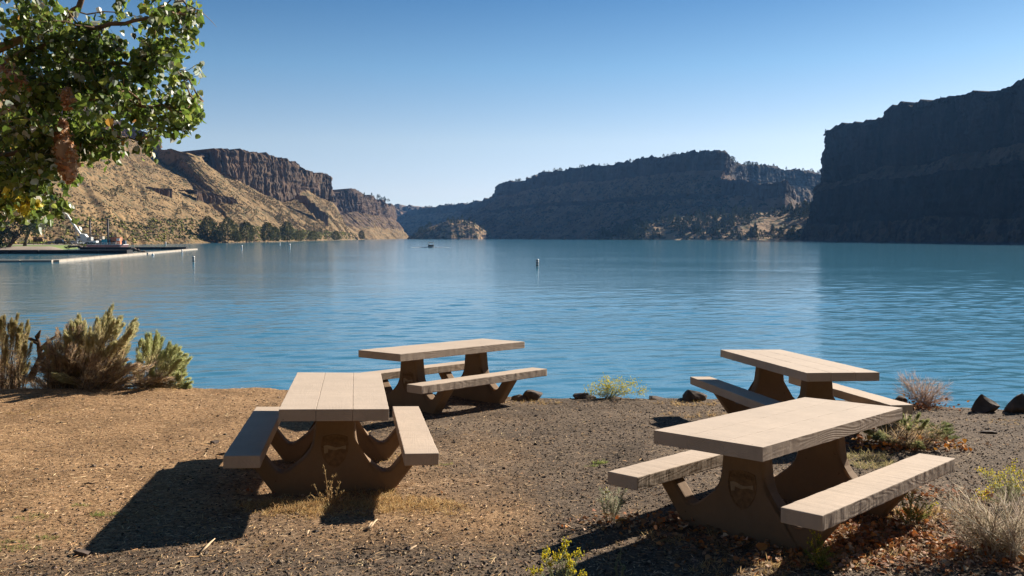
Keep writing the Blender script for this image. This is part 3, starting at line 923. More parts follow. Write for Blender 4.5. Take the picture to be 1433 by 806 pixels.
class Bits:
    def __init__(self): self.v, self.f, self.c, self.n = [], [], [], 0
    def add(self, V, Fc, C):
        self.v.append(V); self.f.append(Fc + self.n); self.c.append(C); self.n += len(V)
    def blades(self, base, d, length, width, color, roll=None, bend=0.0):
        """two-quad tapered blade; all arrays are per blade"""
        n = len(base)
        d, a, b = frames(d)
        roll = rng.uniform(0, 2 * np.pi, n) if roll is None else roll
        w = a * np.cos(roll)[:, None] + b * np.sin(roll)[:, None]
        length = np.broadcast_to(length, (n,)); width = np.broadcast_to(width, (n,))
        L = length[:, None]; Wd = width[:, None] / 2
        sag = np.zeros((n, 3)); sag[:, 2] = -bend * length
        mid = base + d * L * .55 + sag * .3
        tip = base + d * L + sag
        V = np.stack([base - w * Wd * .6, base + w * Wd * .6, mid + w * Wd, mid - w * Wd, tip + w * Wd * .15, tip - w * Wd * .15], 1).reshape(-1, 3)
        k = np.arange(n)[:, None] * 6
        Fc = np.concatenate([k + np.array([0, 1, 2, 3]), k + np.array([3, 2, 4, 5])])
        self.add(V, Fc, np.repeat(color, 6, 0))
    def leaves(self, pos, d, nrm, size, color, fold=0.25):
        """broad pointed leaf: four quads with a fold along the midrib"""
        n = len(pos)
        d = d / (np.linalg.norm(d, axis=1, keepdims=True) + 1e-9)
        w = np.cross(d, nrm); w /= np.linalg.norm(w, axis=1, keepdims=True) + 1e-9
        m = np.cross(w, d)
        S = np.broadcast_to(size, (n,))[:, None]
        def P(a, b, c): return pos + d * S * a + w * S * b + m * S * c
        V = np.stack([P(0, 0, 0), P(.14, .42, fold * .42), P(.5, .40, fold * .40), P(.55, 0, 0), P(1.02, 0, -.08), P(.5, -.40, fold * .40), P(.14, -.42, fold * .42), P(.78, .2, fold * .18), P(.78, -.2, fold * .18)], 1).reshape(-1, 3)
        k = np.arange(n)[:, None] * 9
        Fc = np.concatenate([k + np.array(q) for q in ([0, 1, 2, 3], [3, 2, 7, 4], [0, 3, 5, 6], [3, 4, 8, 5])])
        self.add(V, Fc, np.repeat(color, 9, 0))
    def stones(self, pos, size, color, flat=0.6):
        n = len(pos)
        base = np.array([[1, 0, 0], [0, 1, 0], [-1, 0, 0], [0, -1, 0], [0, 0, 1], [0, 0, -1]], float)
        base = base[None] * rng.uniform(.55, 1.25, (n, 6, 1))
        a = rng.uniform(0, 2 * np.pi, n)
        ca, sa = np.cos(a), np.sin(a)
        x = base[..., 0] * ca[:, None] - base[..., 1] * sa[:, None]; y = base[..., 0] * sa[:, None] + base[..., 1] * ca[:, None]
        V = np.stack([x, y * .8, base[..., 2] * flat], -1) * np.broadcast_to(size, (n,))[:, None, None] / 2 + pos[:, None]
        k = np.arange(n)[:, None] * 6
        T = [[0, 1, 4, 4], [1, 2, 4, 4], [2, 3, 4, 4], [3, 0, 4, 4], [1, 0, 5, 5], [2, 1, 5, 5], [3, 2, 5, 5], [0, 3, 5, 5]]
        self.tri = getattr(self, 'tri', [])
        self.tri.append(np.concatenate([k + np.array(t[:3]) for t in T]) + self.n)
        self.v.append(V.reshape(-1, 3)); self.c.append(np.repeat(color, 6, 0)); self.n += n * 6
    def tubes(self, P, rad, color, n=5):
        """P (S,K,3) polylines with K points, rad (S,K), color (S,3)"""
        S, K, _ = P.shape
        d = np.gradient(P, axis=1).reshape(-1, 3)
        d, a, b = frames(d)
        th = np.arange(n) * 2 * np.pi / n
        ring = a[:, None] * np.cos(th)[None, :, None] + b[:, None] * np.sin(th)[None, :, None]
        V = P.reshape(-1, 1, 3) + ring * rad.reshape(-1, 1, 1)
        V = V.reshape(-1, 3)
        s = np.arange(S)[:, None, None] * K * n; i = np.arange(K - 1)[None, :, None] * n; k = np.arange(n)[None, None, :]
        k2 = (k + 1) % n
        Fc = np.stack(np.broadcast_arrays(s + i + k, s + i + k2, s + i + n + k2, s + i + n + k), -1).reshape(-1, 4)
        self.add(V, Fc, np.repeat(color, K * n, 0))
    def mesh(self, name, mat, smooth=False):
        V = np.concatenate(self.v); C = np.concatenate(self.c)
        if getattr(self, 'tri', None):
            me = fast_mesh(name, V, np.concatenate(self.tri), mat, smooth, colors=C)
        else:
            me = fast_mesh(name, V, np.concatenate(self.f), mat, smooth, colors=C)
        return me
    def build(self, name, mat, parent=None, smooth=False):
        return link(name, self.mesh(name, mat, smooth), parent)

def pal(cols, n, jit=0.18):
    c = np.array(cols, float)[rng.integers(0, len(cols), n)]
    return np.clip(c * rng.uniform(1 - jit, 1 + jit, (n, 1)) * rng.uniform(.94, 1.06, (n, 3)), 0, 1)

def in_view_ground(n, y0=4.2, y1=14.5, power=1.0):
    """random ground points of the picnic area, denser close by"""
    y = y0 + (y1 - y0) * rng.random(n) ** power
    x = rng.uniform(-1, 1, n) * (0.66 * y + 0.6)
    keep = y < edge_y(x) - 0.05
    return x[keep], y[keep]

# straw, twigs and wood chips
straw = Bits()
x, y = in_view_ground(120000, power=1.5)
L_ = litter(x, y)
k = rng.random(len(x)) < (0.34 + 0.66 * L_)
x, y, L_ = x[k], y[k], L_[k]
n = len(x)
z = gz(x, y) + rng.uniform(0.001, 0.012, n)
th = rng.uniform(0, 2 * np.pi, n)
d = np.stack([np.cos(th), np.sin(th), rng.uniform(-.12, .22, n)], 1)
straw.blades(np.stack([x, y, z], 1), d, rng.uniform(.012, .045, n) * (1 + rng.exponential(.35, n)), rng.uniform(.0016, .0055, n),
             pal([(.58, .37, .18), (.46, .28, .135), (.66, .47, .27), (.34, .19, .095), (.22, .12, .06), (.54, .39, .25)], n, .3), roll=rng.uniform(-.9, .9, n) + np.pi * 0)
tag(straw.build('dry_litter', M_CHIP), 'dry needles and straw strewn over the ground', None, None, 'stuff')
# gravel
grav = Bits()
x, y = in_view_ground(90000, power=1.6)
L_ = litter(x, y)
k = rng.random(len(x)) < (1.05 - 0.85 * L_)
x, y = x[k], y[k]; n = len(x)
sz = rng.uniform(.006, .017, n) * (1 + rng.exponential(.35, n))
grav.stones(np.stack([x, y, gz(x, y) + sz * .12], 1), sz, pal([(.070, .058, .050), (.13, .105, .085), (.20, .155, .118), (.040, .035, .032), (.27, .205, .15), (.34, .25, .17)], n, .3))
tag(grav.build('gravel', M_CHIP), 'dark volcanic gravel scattered over the ground', None, None, 'stuff')

# ------------------------------------------------------------------ rocks along the bank
def rock_mesh(name, sx, sy, sz, seed, cuts=3, sharp=0.5, mat=None, point=0.0):
    bm = bmesh.new()
    bmesh.ops.create_icosphere(bm, subdivisions=cuts, radius=1.0)
    r = np.random.default_rng(seed)
    pl = r.normal(size=(11, 3)); pl /= np.linalg.norm(pl, axis=1, keepdims=True)
    ds = r.uniform(.38, .78, 11)
    co = np.array([v.co[:] for v in bm.verts])
    for q in range(11):                                    # broken faces
        k = co @ pl[q]
        o = k > ds[q]
        co[o] -= (k[o] - ds[q])[:, None] * pl[q] * 0.98
    co *= 1 + 0.06 * fbm(co[:, 0] * 3, co[:, 1] * 3, co[:, 2] * 3, 3, seed)[:, None]
    co[:, :2] *= np.clip(1 - point * np.clip(co[:, 2:3] + .35, 0, 1.2), .12, 1); co[:, 0] -= point * .35 * co[:, 2]
    co *= np.array([sx, sy, sz * (1 + point * .25)]) / 2 * 1.25
    for v, c in zip(bm.verts, co): v.co = c
    me = bpy.data.meshes.new(name)
    bm.to_mesh(me); bm.free()
    me.materials.append(mat or M_STONE)
    return me

def place_rock(px, py, w, d, h, seed, label, sink=0.3, rz=0.0, point=0.0, group='basalt rocks along the bank edge'):
    p = on_ground(px, py)
    me = rock_mesh('shore_rock', w, d, h, seed, point=point)
    o = link('shore_rock', me)
    o.location = (p[0], p[1], float(gz(p[0], p[1])) + h * (0.5 - sink))
    o.rotation_euler = (0, 0, rz)
    tag(o, label, 'rock', group)
    return o
place_rock(745, 557, .34, .30, .17, 1, 'flat-topped dark rock at the bank edge just right of the side-on table', .25)
place_rock(727, 558, .20, .2, .12, 2, 'small pale brown rock against the flat-topped rock by the side-on table', .3)
place_rock(812, 557, .26, .2, .12, 3, 'low dark rock left of the yellow-flowered shrub at the water edge', .35)
place_rock(826, 557, .24, .2, .07, 13, 'thin flat rock beneath the left side of the yellow-flowered shrub', .35)
place_rock(862, 556, .16, .16, .09, 4, 'little dark stone under the yellow-flowered shrub', .35)
place_rock(895, 557, .40, .25, .09, 5, 'low flat pale-topped rock right of the yellow-flowered shrub', .35)
place_rock(917, 558, .22, .2, .08, 14, 'pale pointed rock end right of the low flat rock', .4)
place_rock(966, 559, .36, .3, .17, 6, 'dark humped rock left of the far right table bench', .3)
place_rock(1257, 566, .20, .2, .15, 7, 'dark rounded rock at the left foot of the dry twiggy bush', .3)
place_rock(1380, 575, .40, .32, .27, 9, 'pointed dark rock with one sunlit edge on the right bank', .25, .1, .75)
place_rock(1430, 575, .46, .34, .27, 10, 'rounded dark rock at the right edge of the bank', .3, 1.0, .25)
place_rock(1262, 558, .3, .25, .16, 23, 'dark stone half hidden behind the dry twiggy bush', .3)
place_rock(188, 540, .17, .14, .07, 8, 'small pale stone at the foot of the sage-green shrubs', .2)
place_rock(262, 541, .14, .1, .04, 15, 'tiny flat stone at the right end of the sage-green shrubs', .2)
place_rock(115, 773, .13, .10, .05, 11, 'grey broken stone in the lower left gravel', .3, .5)
place_rock(1385, 606, .22, .12, .03, 12, 'flat grey slab stone on the gravel at right', .1, .2)
place_rock(302, 618, .10, .07, .035, 16, 'grey stone left of the shaded bench end', .2)
place_rock(312, 635, .12, .06, .03, 17, 'pale flat stone by the shaded bench end', .2)

# bank rubble below the edge
rub = Bits()
n = 2600
x = rng.uniform(-14, 14, n); y = edge_y(x) + rng.uniform(.12, 4.2, n)
sz = rng.uniform(.06, .30, n)
rub.stones(np.stack([x, y, gz(x, y)], 1), sz, pal([(.10, .075, .055), (.15, .11, .08), (.06, .047, .04)], n, .3))
tag(rub.build('bank_rubble', M_CHIP), 'broken rock on the bank below the picnic ground', None, None, 'stuff')

# ------------------------------------------------------------------ shrubs
SAGE = [(.50, .47, .24), (.56, .53, .30), (.38, .36, .17), (.60, .52, .30)]
TAN = [(.62, .44, .25), (.50, .34, .18), (.70, .53, .33), (.34, .22, .12)]
GREYT = [(.30, .25, .20), (.38, .32, .26), (.22, .18, .14), (.26, .20, .15)]
def curve_pts(b, tip, K, sag, wob):
    """S polylines from b to tip, drooping outward"""
    S = len(b)
    t = np.linspace(0, 1, K)[None, :, None]
    P = b[:, None] * (1 - t) + tip[:, None] * t
    P[..., 2] += (sag[:, None] * 4 * (t * (1 - t))[..., 0])
    P[:, 1:-1] += rng.normal(0, 1, (S, K - 2, 3)) * wob
    return P
def plume_bush(name, root, tips, green, plume_len=.32, plume_r=.045, blades=230, stem_r=.006, blade=.045, base_r=.12, tan_part=.55, fol_name='foliage', bw=.005, inner=1.0):
    """a rabbitbrush: woody stems that end in brush-like spikes of narrow leaves"""
    tips = np.asarray(tips, float); S = len(tips)
    a = rng.uniform(0, 2 * np.pi, S); r = base_r * np.sqrt(rng.random(S))
    b = np.stack([r * np.cos(a), r * np.sin(a), np.zeros(S)], 1)
    b[:, :2] += tips[:, :2] * .12
    K = 7
    P = curve_pts(b, tips, K, np.full(S, .05) * tips[:, 2] + .02, .012)
    st_ = Bits()
    rad = np.linspace(1, .35, K)[None] * stem_r * rng.uniform(.7, 1.4, (S, 1))
    st_.tubes(P, rad, pal([(.16, .11, .075), (.22, .16, .11), (.10, .07, .05)], S), 5)
    link_stem = st_.build('stems', M_CHIP, root)
    fo = Bits()
    # along each stem; density rises towards the tip
    nb = blades
    s = np.repeat(np.arange(S), nb)
    L = np.linalg.norm(tips - b, axis=1)
    u = 1 - np.abs(rng.normal(0, 1, S * nb)) * np.repeat(plume_len / np.maximum(L, .1), nb) * .65
    u = np.clip(u, .12, 1.0)
    f = u * (K - 1); i = np.clip(f.astype(int), 0, K - 2); g = (f - i)[:, None]
    c = P[s, i] * (1 - g) + P[s, i + 1] * g
    ax = P[s, i + 1] - P[s, i]; ax /= np.linalg.norm(ax, axis=1, keepdims=True)
    _, A, B = frames(ax)
    th = rng.uniform(0, 2 * np.pi, S * nb)
    rad_ = A * np.cos(th)[:, None] + B * np.sin(th)[:, None]
    spread = np.clip((1.02 - u) * 6, .15, 1)
    dirn = ax * rng.uniform(.75, 1.3, (S * nb, 1)) + rad_ * (rng.uniform(.3, .9, S * nb) * spread)[:, None]
    tcol = pal(TAN, S * nb, .25); gcol = pal(green, S * nb, .2)
    # older leaves low on the stem are dry
    dry = np.clip((1 - u) * 2.2 + rng.normal(0, .18, S * nb) - (1 - tan_part), 0, 1)[:, None]
    fo.blades(c + rad_ * (rng.uniform(0, 1, S * nb) * plume_r * .35)[:, None], dirn, blade * rng.uniform(.6, 1.4, S * nb), bw * rng.uniform(.7, 1.3, S * nb), gcol * (1 - dry) + tcol * dry)
    if inner:
        m = int(S * 26 * inner)                 # dry twiggy skirt
        k = rng.integers(0, S, m); q = rng.uniform(.15, .75, m)
        f = q * (K - 1); i = np.clip(f.astype(int), 0, K - 2)
        c = P[k, i]; dd = rng.normal(0, 1, (m, 3)); dd[:, 2] = np.abs(dd[:, 2]) * .9
        fo.blades(c, dd, rng.uniform(.05, .14, m), .0035, pal(TAN + GREYT, m, .3))
    fo.build(fol_name, M_BLADE, root)

def dome_tips(n, rx, ry, h, hmin=.25, lean=(0, 0)):
    a = rng.uniform(0, 2 * np.pi, n); e = np.arccos(rng.uniform(.05, 1, n))
    k = rng.uniform(.78, 1.05, n)
    x = np.sin(e) * np.cos(a) * rx * k; y = np.sin(e) * np.sin(a) * ry * k
    z = hmin * h + (1 - hmin) * h * np.cos(e) * k
    return np.stack([x + lean[0] * z, y + lean[1] * z, z], 1)

def bush_at(name, px, py, label, cat_='shrub', group=None):
    p = on_ground(px, py)
    root = empty(name, (p[0], p[1], float(gz(p[0], p[1])) - .01))
    tag(root, label, cat_, group)
    return root, p

# the three large shrubs at the left bank (distance about 13 m; 1 px is about 11 mm)
def tips_from_px(root_p, pts, dy, n_each, jit=.05):
    out = []
    for (px, py) in pts:
        q = at(px, py, root_p[1] + rng.uniform(-dy, dy))
        for _ in range(n_each):
            out.append(q - root_p + rng.normal(0, jit, 3))
    return np.array(out)
SH = 'rabbitbrush shrubs on the left bank'
root, p = bush_at('rabbitbrush', 128, 541, 'tall bushy sage-green shrub with tan lower stems on the left bank', group=SH)
p = np.array(root.location)
tp = tips_from_px(p, [(66, 492), (70, 515), (80, 530), (110, 532), (150, 532), (135, 525), (100, 515), (125, 490), (170, 528), (155, 434), (152, 446), (160, 452), (138, 450), (120, 452), (110, 447), (170, 452), (190, 452), (186, 462), (178, 470), (100, 458), (92, 470), (128, 470), (145, 468), (160, 480), (80, 485), (110, 480), (175, 490), (95, 500), (140, 495), (165, 505), (74, 505), (118, 512), (150, 518), (88, 520), (178, 512)], .45, 5, .035)
plume_bush('b', root, tp, SAGE, .34, .055, 300, .006, .055, .24, .72, bw=.0055, inner=2.5)
root, p = bush_at('rabbitbrush', 205, 540, 'lower spreading sage-green shrub right of the tall one, leaning over the water', group=SH)
p = np.array(root.location)
tp = tips_from_px(p, [(207, 470), (218, 472), (226, 474), (200, 480), (238, 484), (245, 492), (258, 502), (250, 500), (256, 512), (240, 505), (225, 492), (212, 495), (196, 500), (230, 515), (248, 522), (215, 518), (255, 530), (236, 530), (190, 520), (262, 538)], .35, 5, .03)
plume_bush('b', root, tp, [(.46, .48, .21), (.54, .54, .28), (.36, .38, .16)], .28, .055, 300, .005, .05, .16, .5, bw=.0055)
root, p = bush_at('rabbitbrush', 8, 538, 'tan shrub with yellowish tips at the left edge of the picture', group=SH)
p = np.array(root.location)
tp = tips_from_px(p, [(-40, 452), (-20, 448), (0, 448), (14, 448), (26, 450), (36, 458), (32, 468), (38, 480), (20, 470), (5, 465), (-15, 470), (-35, 480), (-50, 500), (30, 495), (10, 490), (-10, 495), (35, 510), (20, 515), (0, 512), (-25, 520)], .4, 5, .04)
plume_bush('b', root, tp, [(.34, .30, .14), (.28, .26, .11), (.40, .30, .15)], (.26), .045, 280, .006, .05, .2, .85, bw=.005, inner=2.5)

sk = Bits(); n = 5200                            # dry grass and dead twigs tangled under the shrubs
px_ = rng.uniform(-60, 262, n); b = np.array([on_ground(a, 541) for a in px_]); b[:, 1] += rng.uniform(-.15, .9, n)
b[:, 2] = gz(b[:, 0], b[:, 1]) + rng.uniform(0, .32, n) * np.clip(1.1 - np.abs(px_ - 110) / 190, .2, 1)
dd = rng.normal(0, 1, (n, 3)); dd[:, 2] = np.abs(dd[:, 2]) * .9 + .1
sk.blades(b, dd, rng.uniform(.08, .30, n), .005, pal(TAN + GREYT, n, .3), bend=.2)
tag(sk.build('dead_brush', M_BLADE), 'tangle of dry straw and dead twigs under the left shrubs', None, None, 'stuff')

# the dry mound between and below the green plumes
root, p = bush_at('dry_shrub', 105, 541, 'broad dead straw-coloured shrub filling the gap beneath the tall sage-green one', group=SH)
p = np.array(root.location)
tp = tips_from_px(p, [(44, 520), (52, 505), (60, 500), (68, 488), (75, 478), (84, 470), (92, 462), (99, 456), (108, 462), (116, 478), (126, 490), (138, 500), (150, 505), (165, 512), (180, 505), (192, 512), (205, 520), (220, 526), (236, 532), (62, 518), (75, 510), (88, 500), (100, 490), (112, 500), (124, 512), (140, 518), (158, 522), (172, 526), (188, 528), (48, 530), (66, 530), (84, 522), (100, 515)], .45, 4, .05)
plume_bush('b', root, tp, TAN + GREYT, .40, .06, 170, .005, .06, .42, .3, bw=.0045, inner=4)

# dead branch between them
p0 = at(52, 520, 13.2); p0[2] = float(gz(p0[0], 12.9))
db = empty('dead_branch', (p0[0], 12.95, p0[2]))
tag(db, 'bare grey fallen branch between the left-hand shrubs', 'branch')
def rel(px, py, Y): return Vector(at(px, py, Y)) - db.location
mb = MB()
mb.tube([rel(40, 534, 12.9), rel(50, 516, 12.95), rel(57, 500, 13), rel(54, 480, 13), rel(51, 469, 13)], [.055, .05, .042, .032, .022], 9)
mb.build('trunk', M_BARKD, db)
for a in ([(54, 492), (70, 476), (84, 467)], [(53, 480), (42, 474), (34, 472)], [(56, 500), (66, 492), (78, 488), (92, 487)], [(52, 472), (57, 462)], [(56, 515), (44, 524), (38, 528)], [(60, 520), (74, 510), (90, 512)]):
    mb = MB(); K = len(a)
    mb.tube([rel(q[0], q[1], 13 - .05 * i) for i, q in enumerate(a)], list(np.linspace(.038, .010, K)), 7)
    mb.build('limb', M_BARK if a[0][0] == 54 else M_BARKD, db)
tw = Bits(); n = 900
b = np.stack([rng.uniform(-.35, .65, n), rng.uniform(-.3, .2, n), rng.uniform(.0, .60, n)], 1)
e = b + rng.normal(0, .16, (n, 3)) + np.array([0, 0, .05])
tw.tubes(curve_pts(b, e, 4, np.zeros(n), .02), np.linspace(.006, .0015, 4)[None] * np.ones((n, 1)), pal([(.17, .12, .09), (.11, .075, .055), (.25, .19, .14)], n), 4)
tw.build('twigs', M_CHIP, db)

# flowers on a stem tip: clusters of small yellow heads
YEL = [(.62, .50, .03), (.70, .56, .05), (.50, .44, .04), (.42, .42, .06)]
def flower_plant(name, px, py, label, h, spread, nst, yel=1.0, gcol=None, dens=60, tipsx=None, seed=0, sz=.012, fl_n=26, group='yellow-flowered rabbitbrush plants', stem_c=None, fl_r=.03, nofl=False, ly=1.0):
    root, p = bush_at(name, px, py, label, 'plant', group)
    p = np.array(root.location)
    if tipsx is not None:
        tips = np.array([at(a, b_, p[1] + rng.uniform(-.08, .08)) - p for a, b_ in tipsx])
    else:
        tips = dome_tips(nst, spread, spread, h, .35)
    S = len(tips); K = 6
    b = rng.normal(0, .015, (S, 3)); b[:, 2] = 0
    P = curve_pts(b, tips, K, np.full(S, .02), .006)
    st_ = Bits(); st_.tubes(P, np.linspace(.0035, .0014, K)[None] * np.ones((S, 1)), pal(stem_c or [(.26, .25, .13), (.20, .17, .10)], S), 4)
    st_.build('stems', M_CHIP, root)
    g = gcol or [(.26, .30, .15), (.34, .36, .22), (.20, .23, .11)]
    fo = Bits(); m = S * dens
    s = np.repeat(np.arange(S), dens); u = rng.uniform(.25, 1, m); f = u * (K - 1); i = np.clip(f.astype(int), 0, K - 2); q = (f - i)[:, None]
    c = P[s, i] * (1 - q) + P[s, i + 1] * q
    ax = P[s, i + 1] - P[s, i]; ax /= np.linalg.norm(ax, axis=1, keepdims=True)
    dd = ax * .8 + rng.normal(0, .5, (m, 3))
    fo.blades(c, dd, rng.uniform(.015, .04, m) * ly, .0028, pal(g, m, .2))
    fo.build('foliage', M_BLADE, root)
    if not nofl:
        fl = Bits(); S2 = np.arange(S)[rng.random(S) < yel] if yel < 1 else np.arange(S)
        c = np.repeat(tips[S2], fl_n, 0) + rng.normal(0, fl_r * .5, (len(S2) * fl_n, 3))
        dd = rng.normal(0, .6, c.shape) + np.array([0, 0, 1.])
        for _ in range(2):
            fl.blades(c, dd + rng.normal(0, .3, c.shape), sz * rng.uniform(.7, 1.3, len(c)), sz * .65, pal(YEL, len(c), .2))
        fl.build('flowers', M_BLADE, root)['kind'] = 'stuff'
    return root
FG = 'yellow-flowered rabbitbrush plants'
flower_plant('flowering_shrub', 851, 557, 'airy yellow-flowered shrub at the water edge between the tables', 0, 0, 0, tipsx=[(826, 546), (830, 540), (838, 545), (842, 538), (846, 534), (850, 532), (853, 538), (856, 545), (862, 536), (868, 533), (872, 540), (876, 545), (884, 538), (888, 535), (866, 547), (846, 548), (858, 550), (836, 551), (880, 548), (895, 549), (900, 547), (852, 542), (848, 544), (860, 541), (843, 552), (872, 550), (825, 551)], fl_n=46, fl_r=.07, sz=.015, gcol=[(.42, .42, .10), (.34, .36, .10)], dens=40, group=FG)
flower_plant('flowering_plant', 784, 862, 'small upright plant with bright yellow flower heads at the bottom edge', 0, 0, 0, tipsx=[(793, 759), (789, 766), (765, 772), (762, 780), (795, 779), (799, 786), (807, 778), (811, 774), (798, 791), (778, 781), (782, 776), (800, 800), (815, 804), (770, 790), (756, 798), (745, 800)], fl_n=34, fl_r=.020, sz=.011, dens=90, group=FG, ly=.8)
flower_plant('flowering_plant', 855, 728, 'grey-green wispy plant with a few yellow tips under the nearest bench end', 0, 0, 0, tipsx=[(840, 684), (845, 690), (850, 686), (856, 692), (866, 684), (872, 690), (876, 684), (862, 696), (838, 700), (870, 700), (847, 700), (880, 698)], yel=.35, fl_n=8, fl_r=.02, sz=.010, gcol=[(.36, .36, .25), (.28, .30, .18), (.42, .40, .28)], dens=110, group=FG, stem_c=[(.42, .38, .28)])
flower_plant('flowering_shrub', 1415, 716, 'yellow-flowered shrub at the right edge beside the grey twiggy bush', 0, 0, 0, tipsx=[(1373, 660), (1380, 662), (1388, 661), (1396, 668), (1402, 664), (1406, 668), (1412, 656), (1418, 652), (1424, 660), (1430, 664), (1392, 678), (1383, 684), (1372, 690), (1400, 680), (1412, 676), (1420, 672), (1436, 672), (1378, 696), (1366, 698), (1440, 655), (1455, 660), (1425, 682)], fl_n=26, fl_r=.036, sz=.0105, gcol=[(.32, .34, .16), (.42, .42, .24)], dens=60, group=FG)
flower_plant('green_seedling', 868, 812, 'thin single green stalk in the shadow at the bottom edge', 0, 0, 0, tipsx=[(869, 766), (866, 775), (861, 790), (874, 792)], nofl=True, dens=60, group=None, ly=.5)
flower_plant('green_plant', 1148, 800, 'leafy green plant with yellowing tips under the near bench corner', 0, 0, 0, tipsx=[(1138, 745), (1145, 752), (1152, 758), (1132, 760), (1158, 768), (1163, 776), (1142, 770), (1150, 782), (1135, 780), (1160, 790), (1128, 772), (1146, 790)], yel=.3, fl_n=8, sz=.012, gcol=[(.10, .16, .04), (.16, .22, .05), (.30, .34, .06)], dens=90, group=None, ly=.9)
flower_plant('green_plant', 1275, 738, 'yellow-green weedy plant behind the far end of the near bench', 0, 0, 0, tipsx=[(1262, 700), (1270, 694), (1278, 690), (1288, 696), (1296, 704), (1284, 708), (1266, 712), (1300, 716), (1276, 716), (1255, 716), (1292, 722), (1305, 706)], yel=.3, fl_n=8, sz=.012, gcol=[(.28, .32, .08), (.40, .36, .12), (.20, .25, .06)], dens=120, group=None)

# dry twiggy bush with orange leaves, at the bank behind the far right table
def twig_bush(name, px, py, label, tips, cols, per, tw_len, tw_w, base_r=.06, stem_r=.004, orange=0, sub=3):
    root, p = bush_at(name, px, py, label, 'shrub')
    p = np.array(root.location)
    T = np.array([at(a, b_, p[1] + rng.uniform(-.25, .25)) - p for a, b_ in tips])
    T = np.repeat(T, sub, 0) + rng.normal(0, .035, (len(T) * sub, 3))
    S = len(T); K = 6
    b = rng.normal(0, base_r, (S, 3)); b[:, 2] = 0
    P = curve_pts(b, T, K, np.full(S, .03), .012)
    st_ = Bits(); st_.tubes(P, np.linspace(1, .25, K)[None] * stem_r * np.ones((S, 1)), pal(cols, S), 4)
    st_.build('stems', M_CHIP, root)
    fo = Bits(); m = S * per
    s = np.repeat(np.arange(S), per); u = rng.uniform(.25, 1, m); f = u * (K - 1); i = np.clip(f.astype(int), 0, K - 2)
    c = P[s, i]; ax = P[s, i + 1] - P[s, i]; ax /= np.linalg.norm(ax, axis=1, keepdims=True)
    fo.blades(c, ax + rng.normal(0, .45, (m, 3)), tw_len * rng.uniform(.5, 1.4, m), tw_w, pal(cols, m, .25))
    fo.build('twigs', M_BLADE, root)['kind'] = 'stuff'
    if orange:
        lf = Bits(); n = orange
        pos = np.stack([rng.normal(0, .22, n), rng.normal(-.05, .16, n), np.abs(rng.normal(.03, .05, n))], 1)
        lf.leaves(pos, rng.normal(0, 1, (n, 3)), rng.normal(0, .5, (n, 3)) + np.array([0, 0, 1]), rng.uniform(.03, .06, n), pal([(.50, .16, .03), (.38, .13, .04), (.58, .26, .05), (.28, .12, .06)], n, .25), .5)
        lf.build('caught_leaves', M_DRYLEAF, root)['kind'] = 'stuff'
    return root
twig_bush('dry_bush', 1292, 568, 'leafless pinkish dry bush with orange leaves at its foot on the right bank', [(1252, 527), (1262, 524), (1272, 522), (1282, 528), (1292, 530), (1300, 534), (1310, 532), (1320, 534), (1326, 540), (1330, 552), (1256, 536), (1268, 538), (1284, 542), (1300, 546), (1316, 548), (1322, 560), (1250, 545), (1334, 560)],
          [(.46, .33, .25), (.36, .26, .20), (.52, .40, .32)], 26, .09, .0022, .05, .0035, 90, 5)
twig_bush('dry_bush', 1405, 775, 'big grey tangled twiggy bush in the lower right corner', [(1316, 690), (1330, 684), (1345, 690), (1322, 710), (1336, 720), (1350, 706), (1365, 712), (1380, 706), (1395, 700), (1412, 700), (1430, 694), (1450, 700), (1330, 740), (1345, 748), (1360, 735), (1378, 730), (1400, 722), (1420, 718), (1440, 722), (1352, 770), (1370, 760), (1390, 750), (1415, 742), (1435, 745), (1365, 790), (1390, 780), (1420, 770), (1460, 740), (1480, 720), (1480, 760)],
          [(.42, .35, .25), (.54, .46, .35), (.30, .24, .17), (.60, .53, .42)], 24, .11, .0024, .10, .0042, 70, 5)
# green juniper-like spreading shrub right of the near table
root, p = bush_at('spreading_shrub', 1262, 626, 'low spreading grey-green shrub with orange leaves beyond the near table')
p = np.array(root.location)
tp = tips_from_px(p, [(1215, 602), (1226, 596), (1238, 590), (1250, 588), (1262, 584), (1272, 586), (1284, 586), (1296, 592), (1308, 596), (1322, 596), (1332, 602), (1338, 612), (1330, 622), (1316, 616), (1300, 606), (1284, 604), (1268, 602), (1252, 604), (1236, 608), (1222, 614), (1290, 620), (1310, 626), (1244, 618), (1270, 620)], .4, 4, .03)
plume_bush('b', root, tp, [(.22, .26, .11), (.28, .31, .14), (.30, .26, .12), (.16, .20, .08)], .16, .03, 150, .004, .035, .15, .55, bw=.0045)
lf = Bits(); n = 130
pos = np.stack([rng.uniform(-.55, .6, n), rng.uniform(-.25, .15, n), np.abs(rng.normal(.02, .06, n))], 1)
lf.leaves(pos, rng.normal(0, 1, (n, 3)), rng.normal(0, .5, (n, 3)) + np.array([0, 0, 1]), rng.uniform(.03, .065, n), pal([(.50, .18, .03), (.34, .13, .05), (.60, .30, .06), (.28, .14, .08)], n, .25), .5)
lf.build('caught_leaves', M_DRYLEAF, root)['kind'] = 'stuff'

